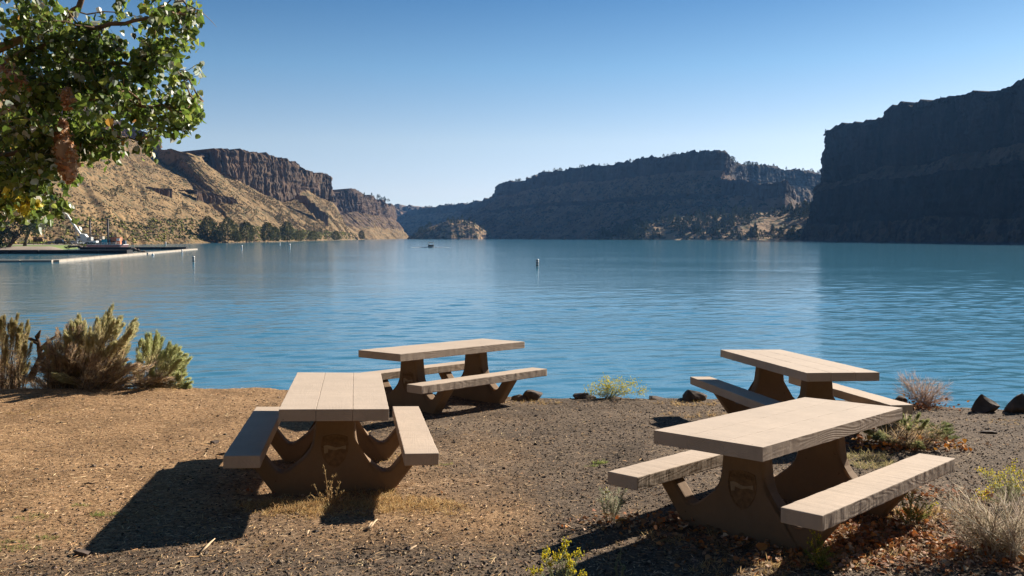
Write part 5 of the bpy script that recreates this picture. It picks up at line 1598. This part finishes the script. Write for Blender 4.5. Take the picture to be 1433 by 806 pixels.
# vehicles (on the point)
def wheels(root, xs_, w, r, tw=.24):
    for x in xs_:
        for y in (-w / 2, w / 2):
            mb = MB(); mb.tube([(x, y - tw / 2, r), (x, y + tw / 2, r)], r, 16); t = mb.build('tyre', M_BLACK, root)
            mb = MB(); mb.tube([(x, y - tw / 2 - .02, r), (x, y + tw / 2 + .02, r)], r * .55, 12); mb.build('rim', M_GREY, t)
def suv(px, Y, L, H, mat, label, rz, pick=False):
    z = 1.42
    r = far_root('parked_car', px, Y, z, label, 'pickup truck' if pick else 'car', None, rz)
    W = 1.9
    mb = MB()
    if pick: prof = [(-L / 2, .45), (-L / 2, 1.05), (-L * .08, 1.1), (-L * .06, H - .1), (-L * .02, H), (L * .16, H), (L * .27, 1.12), (L * .48, 1.0), (L / 2, .85), (L / 2, .45)]
    else: prof = [(-L / 2, .45), (-L / 2, 1.0), (-L * .47, H - .15), (-L * .42, H), (L * .10, H), (L * .24, 1.08), (L * .46, .98), (L / 2, .8), (L / 2, .45)]
    mb.prism(prof, -W / 2, W / 2, 'y', bevel=.12, segs=2); mb.build('body', mat, r)
    mb = MB()
    a, b_ = (-L * .04, L * .20) if pick else (-L * .43, L * .17)
    for y in (-W / 2 - .012, W / 2 + .012):
        mb.prism([(a, 1.12), (a + .08, H - .16), (b_ - .28, H - .16), (b_, 1.12)], y - .01, y + .01, 'y')
    mb.build('side_window', M_GLASS, r)
    mb = MB(); mb.box(((L * .17 + L * .05), 0, (H + 1.1) / 2 - .02), (.06, W * .8, (H - 1.1) * .8), M=Matrix.Rotation(-.75, 4, 'Y')); mb.build('windscreen', M_GLASS, r)
    for y in (-.65, .65):
        mb = MB(); mb.box((L / 2 + .005, y, .78), (.06, .35, .16), bevel=.02); mb.build('headlight', M_WHITE, r)
        mb = MB(); mb.box((-L / 2 - .005, y, .9), (.05, .2, .25), bevel=.02); mb.build('tail_light', M_RED, r)
    mb = MB(); mb.box((L / 2 + .04, 0, .52), (.14, W * .96, .2), bevel=.04); mb.build('bumper', M_STEEL, r)
    wheels(r, (-L * .3, L * .31), W - .16, .38)
suv(84.5, 405, 4.6, 2.35, M_CARB, 'black high-roofed truck parked on the gravel point, leftmost of the vehicles', .25)
suv(95, 412, 4.0, 1.5, simple('dark_red_paint', (.16, .03, .03), .4), 'low dark red car half hidden right of the black truck', .5)
suv(103, 398, 4.4, 1.75, M_CARG, 'blue-grey car parked below the crane boom', 1.0)
suv(110.5, 396, 4.3, 1.75, M_CARR, 'silver car with dark windows parked right below the crane boom', 1.2)
suv(73, 425, 4.2, 1.4, M_CARG, 'small dark car far left beside the notice board', .2)

# crane
cr_ = far_root('mobile_crane', 118, 405, 1.4, 'white mobile crane with its boom raised to the left above the barge', 'crane')
k_ = 405 / F_PX
mb = MB(); mb.box((5 * k_, 0, 1.25), (26 * k_, 2.6, .8), bevel=.08); mb.build('chassis', M_WHITE, cr_)
mb = MB(); mb.prism([(-9 * k_, 1.7), (-9 * k_, 3.3), (-7.5 * k_, 3.9), (-3 * k_, 3.9), (-2 * k_, 1.7)], -1.3, 1.3, 'y', bevel=.08); cb = mb.build('cab', M_WHITE, cr_)
mb = MB(); mb.box((-5.4 * k_, -1.32, 3.2), (3.4 * k_, .06, .8)); mb.build('cab_window', M_GLASS, cb)
mb = MB(); mb.prism([(-5 * k_, 1.7), (-4 * k_, 5.0), (2 * k_, 4.7), (5 * k_, 3.4), (5 * k_, 1.7)], -1.1, 1.1, 'y', bevel=.1); mb.build('superstructure', M_WHITE, cr_)
mb = MB(); mb.box((8 * k_, 0, 2.6), (6 * k_, 2.4, 1.6), bevel=.1); mb.build('counterweight', M_GREY, cr_)
wheels(cr_, [(-5 + 5.5 * j) * k_ for j in range(4)], 2.4, .6, .4)
base = Vector((-4 * k_, 0, 4.0)); tip = Vector(((93.5 - 118) * k_, 0, (341 - 298) * k_ + 0.2))
dv_ = tip - base
for f0, f1, wd, nm in ((0, .45, .95, 'boom_base'), (.42, .74, .78, 'boom_middle'), (.72, 1, .62, 'boom_tip')):
    mb = MB(); a = base + dv_ * f0; b_ = base + dv_ * f1
    c = (a + b_) / 2; L = (b_ - a).length
    mb.box((0, 0, 0), (wd, wd * .8, L), bevel=.04)
    o = mb.build(nm, M_WHITE, cr_); o.location = c; o.rotation_euler = dv_.to_track_quat('Z', 'Y').to_euler()
mb = MB(); mb.box((0, 0, 0), (1.6, .9, .9), bevel=.1); o = mb.build('sheave_head', M_STEEL, cr_); o.location = tip; o.rotation_euler = (0, .5, 0)
mb = MB(); mb.tube([base + Vector((-2.4, 0, -1.2)), base + dv_ * .42], .16, 8); mb.build('lift_cylinder', M_GREY, cr_)
mb = MB(); mb.tube([tip + Vector((-.6, 0, -.2)), base + Vector((-2.7, 0, -.8))], .06, 5); mb.tube([tip + Vector((-.7, .3, -.2)), base + Vector((-1.7, .3, .8))], .06, 5); mb.build('hoist_cables', M_STEEL, cr_)

# notice board and thin pole
nb = far_root('notice_board', 53, 395, 1.4, 'brown double notice board on posts at the back of the lawn', 'notice board')
q = 395 / F_PX
for x in (-6.5, 0, 6.5):
    mb = MB(); mb.box((x * q, 0, 1.3), (.18, .18, 2.6)); mb.build('post', M_BROWN, nb)
for x in (-3.3, 3.3):
    mb = MB(); mb.box((x * q, -.12, 2.1), (6.0 * q, .08, 1.7), bevel=.02); mb.build('board', M_BROWN, nb)
mb = MB(); mb.prism([(-.7, 3.1), (0, 3.45), (.7, 3.1), (.6, 3.0), (-.6, 3.0)], -7.2 * q, 7.2 * q, 'x'); mb.build('roof', M_BROWN, nb)
pl = far_root('light_pole', 62.5, 400, 1.4, 'thin grey pole right of the brown notice board', 'pole')
mb = MB(); mb.tube([(0, 0, 0), (0, 0, 8.5)], [.10, .06], 8); mb.build('shaft', M_GREY, pl)
mb = MB(); mb.box((.3, 0, 8.5), (.7, .2, .12)); mb.build('lamp_head', M_GREY, pl)

# broad tree on the point
def crown_tree(name, px, Y, zb, lobes, label, trunk_pts, n=9000, leaf=.55, cols=None, seed=1):
    r = far_root(name, px, Y, zb, label, 'tree')
    s__ = Y / F_PX
    g = np.random.default_rng(seed)
    B = Bits()
    cols = np.array(cols or [(.040, .060, .022), (.060, .082, .030), (.028, .042, .018), (.085, .105, .035)])
    tot = sum(l[2] * l[3] for l in lobes)
    for (lx, ly, rx, ry) in lobes:
        m = int(n * rx * ry / tot)
        v = g.normal(0, 1, (m, 3)); v /= np.linalg.norm(v, axis=1, keepdims=True)
        rad_ = g.uniform(.45, 1.05, m)[:, None] * (1 + .25 * fbm(v[:, 0] * 2.5, v[:, 1] * 2.5, v[:, 2] * 2.5, 2, seed + int(lx) + 40))[:, None]
        p = v * rad_ * np.array([rx, (rx + ry) / 2, ry]) * s__ + np.array([(lx - px) * s__, g.uniform(-2, 2), (331 - ly) * s__ + CAM_Z - zb])
        keep = fbm(p[:, 0] / 2, p[:, 1] / 2, p[:, 2] / 2, 2, seed + 7) > -.35
        p = p[keep]; m = len(p)
        B.leaves(p, g.normal(0, 1, (m, 3)), g.normal(0, 1, (m, 3)), leaf * g.uniform(.6, 1.4, m), cols[g.integers(0, len(cols), m)] * g.uniform(.75, 1.25, (m, 1)), .3)
    c = B.build('crown', M_FAR, r); 
    T = [Vector(((a - px) * s__, 0, (331 - b_) * s__ + CAM_Z - zb)) for a, b_ in trunk_pts[0]]
    mb = MB(); mb.tube(T, list(np.linspace(.75, .3, len(T))), 9); mb.build('trunk', M_BARKD, r)
    for tp_ in trunk_pts[1:]:
        T = [Vector(((a - px) * s__, 0, (331 - b_) * s__ + CAM_Z - zb)) for a, b_ in tp_]
        mb = MB(); mb.tube(T, list(np.linspace(.4, .15, len(T))), 7); mb.build('limb', M_BARKD, r)
crown_tree('shore_tree', 12, 330, 1.2, [(18, 318, 26, 18), (40, 312, 18, 20), (-10, 320, 22, 20), (30, 300, 22, 20), (8, 326, 20, 10), (-30, 310, 24, 26)], 'grey-green spreading tree with a leaning trunk on the left lawn',
           [[(10, 347), (16, 340), (19, 332), (24, 322)], [(19, 334), (30, 326), (36, 318)], [(17, 340), (28, 330)]], 8000, .5, [(.065, .078, .040), (.09, .10, .055), (.045, .055, .028)], 3)
crown_tree('shore_tree', 62, 345, 1.2, [(60, 296, 22, 24), (72, 285, 18, 18), (50, 308, 20, 22), (66, 272, 16, 14), (40, 290, 20, 24), (30, 270, 26, 26)], 'taller bright green tree behind the grey-green tree on the left lawn',
           [[(34, 346), (36, 335), (42, 322), (52, 308)], [(42, 322), (60, 305)]], 10000, .5, [(.05, .10, .022), (.075, .14, .03), (.032, .062, .018)], 4)
crown_tree('shore_tree', -8, 322, 1.2, [(-20, 322, 20, 16), (0, 338, 9, 8)], 'dark tree at the extreme left edge of the lawn', [[(-6, 349), (-10, 335)]], 3000, .5, None, 5)
B = Bits(); n = 500
x = rng.uniform(-262, -216, n); y = rng.uniform(425, 470, n); h = rng.uniform(.8, 2.4, n)
B.stones(np.stack([x, y, np.maximum(tz(x, y), .2) + h * .3], 1), h, pal([(.22, .24, .05), (.34, .32, .07), (.14, .16, .05)], n, .3), .9)
tag(B.build('yellow_brush', M_FAR), 'yellow-green brush behind the gravel point', None, None, 'stuff')
for k, (px, Y, lab) in enumerate([(94.5, 372, 'yellow-green bush on the rocks left of the cars'), (112.5, 362, 'yellow-green bush on the rocks below the silver car')]):
    put(brush[k], 'bush', at(px, 331, Y)[0], Y, .9, 2.6, 1.1, lab, 'bush', None)

_GC = bpy.data.objects['central_mesa']
GCm = np.empty(len(_GC.data.vertices) * 3, np.float32); _GC.data.vertices.foreach_get('co', GCm); GCm = GCm.reshape(-1, 900, 3).astype(float)
B = scatter_stuff(GCm, 60, GCm.shape[0] - 8, 5, 890, 9000, 1.5, 5.0, [(.030, .036, .020), (.045, .048, .026), (.022, .026, .018)], 9, -.25, 80)
tag(B.build('slope_trees', M_FAR), 'dark junipers speckling the shaded slope of the central mesa', None, None, 'stuff')

# ------------------------------------------------------------------ buoys and boat
def buoy(px, pytop, pybot, label, dark=False):
    xy = wp(px, pybot); Y = xy[1]; h = (pybot - pytop) / F_PX * Y
    r = empty('buoy', (xy[0], Y, 0)); tag(r, label, 'buoy', 'regulatory buoys on the lake')
    w = h * .17
    mb = MB(); mb.tube([(0, 0, -.5), (0, 0, h * .96), (0, 0, h)], [w, w, w * .6], 14); mb.build('float', M_WHITE, r)
    if dark:
        for zz in (.22, .42, .62, .82):
            mb = MB(); mb.tube([(0, 0, h * zz - h * .055), (0, 0, h * zz + h * .055)], w * 1.03, 14); mb.build('band', M_STEEL, r)
    else:
        mb = MB(); mb.tube([(0, 0, h * .55), (0, 0, h * .68)], w * 1.03, 14); mb.build('band', M_ORANGE, r)
buoy(752, 362.5, 374, 'dark-banded post buoy standing alone in mid lake', True)
buoy(271, 358.5, 368, 'grey-banded post buoy, the nearest one in front of the left walkway', True)
buoy(255, 349, 355, 'small white post buoy at the tip of the pale walkway')
buoy(338.5, 343, 348.5, 'white post buoy in front of the pine row')
buoy(392, 339.5, 343, 'tiny white buoy, left of the pair off the left shore')
buoy(405.5, 341, 347, 'white post buoy, right of the pair off the left shore')
buoy(232, 338.5, 342.5, 'tiny pale buoy far off the end of the barge')
xy = wp(214, 357.5); r = empty('ball_buoy', (xy[0], xy[1], 0)); tag(r, 'white ball buoy floating just off the pale walkway', 'buoy')
mb = MB(); bmesh.ops.create_uvsphere(mb.bm, u_segments=16, v_segments=10, radius=.34); o = mb.build('float', M_WHITE, r, True); o.location = (0, 0, .18)
mb = MB(); mb.tube([(0, 0, .5), (0, 0, .6)], .05, 8); mb.build('ring', M_STEEL, r)
# pontoon boat
xy = wp(603, 346.3); Y = xy[1]; q = Y / F_PX
bt = empty('motor_boat', (xy[0], Y, 0), 0.15); tag(bt, 'small dark motor boat with a canopy crossing the lake', 'boat')
mb = MB(); mb.prism([(-1.25, .0), (-1.35, .75), (1.35, .75), (1.25, .0), (.8, -.3), (-.8, -.3)], -2.8, 2.2, 'y', bevel=.08); mb.build('hull', M_GREY, bt)
mb = MB(); mb.box((0, -.2, .95), (2.3, 3.6, .55), bevel=.08); mb.build('seats', M_BROWN, bt)
for x in (-1.2, 1.2):
    for y in (-1.6, 1.2):
        mb = MB(); mb.tube([(x, y, .7), (x * .95, y, 2.3)], .05, 6); mb.build('canopy_post', M_GREY, bt)
mb = MB(); mb.prism([(-1.35, 2.25), (-.8, 2.42), (.8, 2.42), (1.35, 2.25), (1.3, 2.2), (-1.3, 2.2)], -1.9, 1.5, 'y'); mb.build('canopy', M_PALE, bt)
mb = MB(); mb.box((0, 2.35, .6), (.5, .4, .9), bevel=.08); mb.build('outboard_motor', M_BLACK, bt)
wk = Bits(); n = 2600
u = rng.random(n); sgn = rng.choice([-1, 1], n)
x = sgn * (1.3 + u * 6.5) + rng.normal(0, .5, n); y = rng.normal(0, 1.3, n) - 1.0
wk.stones(np.stack([xy[0] + x, Y + y, rng.uniform(-.02, .22, n) * (1 - u)], 1), rng.uniform(.15, .55, n), pal([(.7, .72, .72), (.55, .6, .62)], n), .5)
tag(wk.build('wake_foam', M_CHIP), 'white wake foam either side of the motor boat', None, None, 'stuff')

# ------------------------------------------------------------------ cottonwood reaching in at upper left
TX, TY = -8.3, 9.6
tr = empty('cottonwood_tree', (TX, TY, float(gz(TX, TY)) - .05))
tag(tr, 'leafy cottonwood whose branches hang in from the upper left', 'tree')
O = np.array(tr.location)
def TP(px, py, Y=9.3): return Vector(at(px, py, Y) - O)
mb = MB(); mb.tube([(0, 0, -.2), (.05, 0, .6), (.12, .05, 1.8), (.3, 0, 3.2), (.25, .1, 4.6), (.5, 0, 6.4), (.4, .1, 8)], [.42, .33, .29, .25, .21, .14, .07], 14)
mb.build('trunk', M_BARK, tr)
limb_pts = []
def limb(pts, r0, r1, nm='limb'):
    P = [Vector(p) for p in pts]
    # smooth
    t = np.linspace(0, len(P) - 1, len(P) * 4); Q = cat(np.array([p[:] for p in P]), t)
    Q[1:-1] += rng.normal(0, .012, (len(Q) - 2, 3))
    mb = MB(); mb.tube([tuple(q_) for q_ in Q], list(np.linspace(r0, r1, len(Q))), 8); mb.build(nm, M_BARK, tr)
    limb_pts.append(Q)
T0 = [(.15, 0, 2.0), (.28, 0, 3.0), (.25, .1, 4.2), (.35, .05, 5.4)]
limb([T0[1], TP(-120, 110, 9.5), TP(-30, 78, 9.4), TP(60, 45, 9.3), TP(105, 12, 9.2), TP(135, -30, 9.2)], .07, .022)
limb([T0[1], TP(-130, 140, 9.3), TP(-20, 100, 9.1), TP(60, 60, 9.0), TP(120, 40, 8.9), TP(190, 30, 8.8), TP(240, 22, 8.7), TP(275, 18, 8.7)], .05, .006)
limb([T0[0], TP(-140, 190, 9.2), TP(-20, 165, 9.0), TP(60, 135, 8.9), TP(130, 138, 8.9), TP(200, 150, 8.8), TP(262, 150, 8.8), TP(284, 142, 8.8)], .045, .005)
limb([T0[0], TP(-130, 240, 9.0), TP(-20, 225, 8.8), TP(40, 205, 8.8), TP(100, 205, 8.7), TP(150, 190, 8.7), TP(205, 200, 8.7)], .04, .005)
limb([T0[0], TP(-120, 290, 9.0), TP(-30, 265, 8.9), TP(30, 262, 8.8), TP(75, 268, 8.8), TP(90, 280, 8.8)], .05, .007)
limb([T0[2], TP(-80, -40, 9.4), TP(40, -60, 9.3), TP(150, -40, 9.2), TP(230, -10, 9.1), TP(262, 8, 9.0)], .06, .008)
limb([TP(60, 60, 9.0), TP(110, 85, 9.0), TP(160, 90, 9.0), TP(205, 88, 8.9), TP(230, 80, 8.9)], .03, .007)
limb([TP(-20, 165, 9.0), TP(60, 190, 9.3), TP(110, 175, 9.4), TP(170, 165, 9.4)], .03, .007)
# limbs outside the picture, so the tree is whole
for k in range(10):
    a = rng.uniform(0, 6.28); z0_ = rng.uniform(2.6, 6.5); L = rng.uniform(2.0, 3.4)
    limb([(.25, 0, z0_), (.25 + math.cos(a) * L * .5, math.sin(a) * L * .5, z0_ + .5), (.25 + math.cos(a) * L, math.sin(a) * L, z0_ + .6)], .08, .012)
ALL = np.concatenate(limb_pts)
# leaf clusters: where the photograph shows foliage
dens = [((0, 0), (150, 90), 60), ((150, 0), (278, 60), 46), ((150, 55), (245, 100), 24), ((0, 90), (130, 160), 46), ((130, 95), (205, 150), 26), ((205, 122), (287, 165), 14), ((0, 160), (110, 225), 44), ((110, 150), (215, 200), 26), ((212, 150), (270, 188), 6),
        ((140, 195), (215, 216), 6), ((0, 220), (110, 262), 32), ((0, 258), (88, 298), 26), ((110, 215), (140, 235), 3), ((0, 298), (60, 312), 5)]
cl = []
for (x0, y0), (x1, y1), n in dens:
    for _ in range(int(n * .86)):
        px, py = rng.uniform(x0, x1), rng.uniform(y0, y1)
        if fbm(np.array([px / 38.]), np.array([py / 38.]), np.array([0.]), 2, 123)[0] < -.42: continue
        if px > 212 and 88 < py < 124: continue
        if px > 272 or (px > 255 and 55 < py < 124): continue
        cl.append(at(px, py, 9.0 + rng.normal(0, .45)) - O)
nvis = len(cl)
for _ in range(170):
    a = rng.uniform(0, 6.28); e = rng.uniform(-.4, 1.2); rr_ = rng.uniform(1.5, 3.4)
    p = np.array([.2 + math.cos(a) * math.cos(e) * rr_, math.sin(a) * math.cos(e) * rr_, 5.2 + math.sin(e) * rr_])
    w = p + O; ppx = CXP + F_PX * w[0] / w[1]
    if ppx > -40 and w[1] > 0: continue
    cl.append(p)
cl = np.array(cl)
twig = Bits(); LV = []
P0, P1 = [], []
for c in cl:
    d = np.linalg.norm(ALL - c, axis=1); a = ALL[np.argmin(d + rng.uniform(0, .15, len(d)))]
    P0.append(a); P1.append(c)
P0, P1 = np.array(P0), np.array(P1)
S = len(cl)
P = curve_pts(P0, P1, 6, rng.uniform(-.03, .06, S), .018)
twig.tubes(P, np.linspace(.010, .003, 6)[None] * np.ones((S, 1)), pal([(.20, .14, .09), (.28, .20, .13), (.14, .10, .07)], S), 5)
# side twigs
S2 = S * 3; s = np.repeat(np.arange(S), 3); b = P[s, rng.integers(2, 6, S2)]
e = b + rng.normal(0, .10, (S2, 3)); Q2 = curve_pts(b, e, 4, np.zeros(S2), .008)
twig.tubes(Q2, np.linspace(.004, .0015, 4)[None] * np.ones((S2, 1)), pal([(.26, .19, .11), (.34, .24, .12)], S2), 4)
twig.build('twigs', M_CHIP, tr)['kind'] = 'stuff'
per = 44
m = S * per; s = np.repeat(np.arange(S), per)
src = np.where(rng.random(m)[:, None] < .5, P[s, rng.integers(3, 6, m)], Q2[s * 3 + rng.integers(0, 3, m), rng.integers(1, 4, m)])
pos = src + rng.normal(0, .05, (m, 3)); pos[:, 2] -= .02
dd = rng.normal(0, .6, (m, 3)); dd[:, 2] -= .75
nz = rng.normal(0, 1, (m, 3))
GC_ = [(.12, .185, .032), (.18, .25, .045), (.085, .13, .026), (.26, .31, .065), (.06, .088, .021)]
C = pal(GC_, m, .25)
pl_ = rng.random(m) < .09; C[pl_] = pal([(.40, .44, .36), (.50, .52, .44)], int(pl_.sum()), .1)
W = pos + O; ppx = CXP + F_PX * W[:, 0] / W[:, 1]; ppy = 331 - F_PX * (W[:, 2] - CAM_Z) / W[:, 1]
yl = ((np.hypot(ppx - 40, ppy - 285) < 16) | (np.hypot(ppx - 15, ppy - 266) < 9) | (np.hypot(ppx - 62, ppy - 282) < 5)) & (rng.random(m) < .75)
C[yl] = pal([(.62, .48, .03), (.70, .56, .06), (.50, .46, .05)], int(yl.sum()), .15)
orr = rng.random(m) < .006; C[orr] = pal([(.45, .20, .04), (.50, .28, .06)], int(orr.sum()), .1)
sz = rng.uniform(.050, .088, m)
sz[ppx > 289] = .001
vis = np.where((ppx > 0) & (ppy > 0) & (ppx < 290))[0]
dist = np.linalg.norm(W[vis] - np.array([0, 0, CAM_Z]), axis=1) - sz[vis] * 12
big = vis[np.argsort(dist)[:280]]
mask = np.ones(m, bool); mask[big] = False
LB = Bits(); LB.leaves(pos[mask], dd[mask], nz[mask], sz[mask], C[mask], .3)
tag(LB.build('foliage', M_LEAF, tr), None, None, None, 'stuff')
# the leaves nearest the viewer, each a part; a few shared meshes by colour
protos = {}
for i in big:
    key = ('y' if yl[i] else 'o' if orr[i] else 'p' if pl_[i] else 'g%d' % (i % 6))
    if key not in protos:
        b_ = Bits(); b_.leaves(np.zeros((1, 3)), np.array([[0, 0, -1.]]), np.array([[0, 1., 0]]), 1.0, C[i][None], .3); protos[key] = b_.mesh('leaf', M_LEAF)
    o = link('leaf', protos[key], tr)
    d_ = Vector(dd[i]).normalized(); w_ = d_.cross(Vector(nz[i])).normalized(); m_ = w_.cross(d_)
    M3 = Matrix((( -w_.x, m_.x, -d_.x), (-w_.y, m_.y, -d_.y), (-w_.z, m_.z, -d_.z)))
    o.matrix_local = Matrix.Translation(Vector(pos[i])) @ M3.to_4x4() @ Matrix.Diagonal((sz[i], sz[i], sz[i], 1))
# webworm nests: tan webs full of dead leaves
M_WEB = col_mat('web_and_dead_leaves', .9, .5, .1)
for k, (pts, rr_, lab) in enumerate([([(-30, 98), (-8, 104), (12, 108), (30, 113)], (.16, .20, .13, .03), 'orange-brown webbed nest of dead leaves at the left edge of the tree'), ([(88, 172), (86, 192), (90, 212), (95, 232), (97, 250)], (.03, .08, .105, .10, .04), 'hanging rust-brown webbed nest of dead leaves under the branches'), ([(92, 128), (96, 140), (95, 150)], (.03, .07, .03), 'small pale webbed nest in the middle of the foliage')]):
    Y0_ = 8.3
    c0 = at(pts[0][0], pts[0][1], Y0_)
    r = empty('webworm_nest', tuple(c0)); tag(r, lab, 'caterpillar nest')
    Q = np.array([at(a, b_, Y0_) - c0 for a, b_ in pts]); t = np.linspace(0, len(Q) - 1, 14); Qc = cat(Q, t); rc = np.interp(t, np.arange(len(Q)), rr_)
    n_, th = 18, np.arange(18) * 2 * np.pi / 18
    tang = np.gradient(Qc, axis=0); _, A_, B_2 = frames(tang)
    ring = Qc[:, None] + (A_[:, None] * np.cos(th)[None, :, None] + B_2[:, None] * np.sin(th)[None, :, None]) * rc[:, None, None] * .8
    ring += 0.045 * fbm(ring[..., 0] * 14, ring[..., 1] * 14, ring[..., 2] * 14, 3, 5 + k)[..., None] * (ring - Qc[:, None]) / (rc[:, None, None] + .01)
    idx = np.arange(14 * n_).reshape(14, n_); q_ = np.stack([idx[:-1], np.roll(idx[:-1], -1, 1), np.roll(idx[1:], -1, 1), idx[1:]], -1).reshape(-1, 4)
    V = ring.reshape(-1, 3); cc = np.clip(.5 + .5 * fbm(V[:, 0] * 16, V[:, 1] * 16, V[:, 2] * 16, 3, 9), 0, 1)[:, None]
    link('web', fast_mesh('web', V, q_, M_WEB, True, colors=np.array([[.50, .30, .19]]) * (1 - cc) + np.array([[.72, .56, .44]]) * cc), r)
    Bq = Bits(); m_ = 1100 if k < 2 else 260; i = rng.integers(0, 14, m_); vv = rng.normal(0, 1, (m_, 3)); vv /= np.linalg.norm(vv, axis=1, keepdims=True)
    Bq.leaves(Qc[i] + vv * (rc[i] * .85)[:, None], rng.normal(0, 1, (m_, 3)), vv, rng.uniform(.02, .05, m_), pal([(.62, .32, .15), (.70, .44, .26), (.42, .22, .12), (.74, .58, .44)], m_, .2), .4)
    Bq.build('dead_leaves', M_WEB, r)['kind'] = 'stuff'

# ------------------------------------------------------------------ air
mb = MB(); mb.box((0, 2050, 92.5), (5600, 5300, 217))
hz_ = mb.build('haze', [])
hm = bpy.data.materials.new('haze'); hm.use_nodes = True; nt = hm.node_tree; nt.nodes.clear()
pv = nt.nodes.new('ShaderNodeVolumePrincipled'); mo = nt.nodes.new('ShaderNodeOutputMaterial')
pv.inputs['Density'].default_value = HAZE = 0.000042
pv.inputs['Color'].default_value = (.20, .48, 1.0, 1)
pv.inputs['Anisotropy'].default_value = 0.2
nt.links.new(pv.outputs[0], mo.inputs['Volume'])
hz_.data.materials.append(hm)
tag(hz_, 'thin blue air over the lake', None, None, 'stuff')
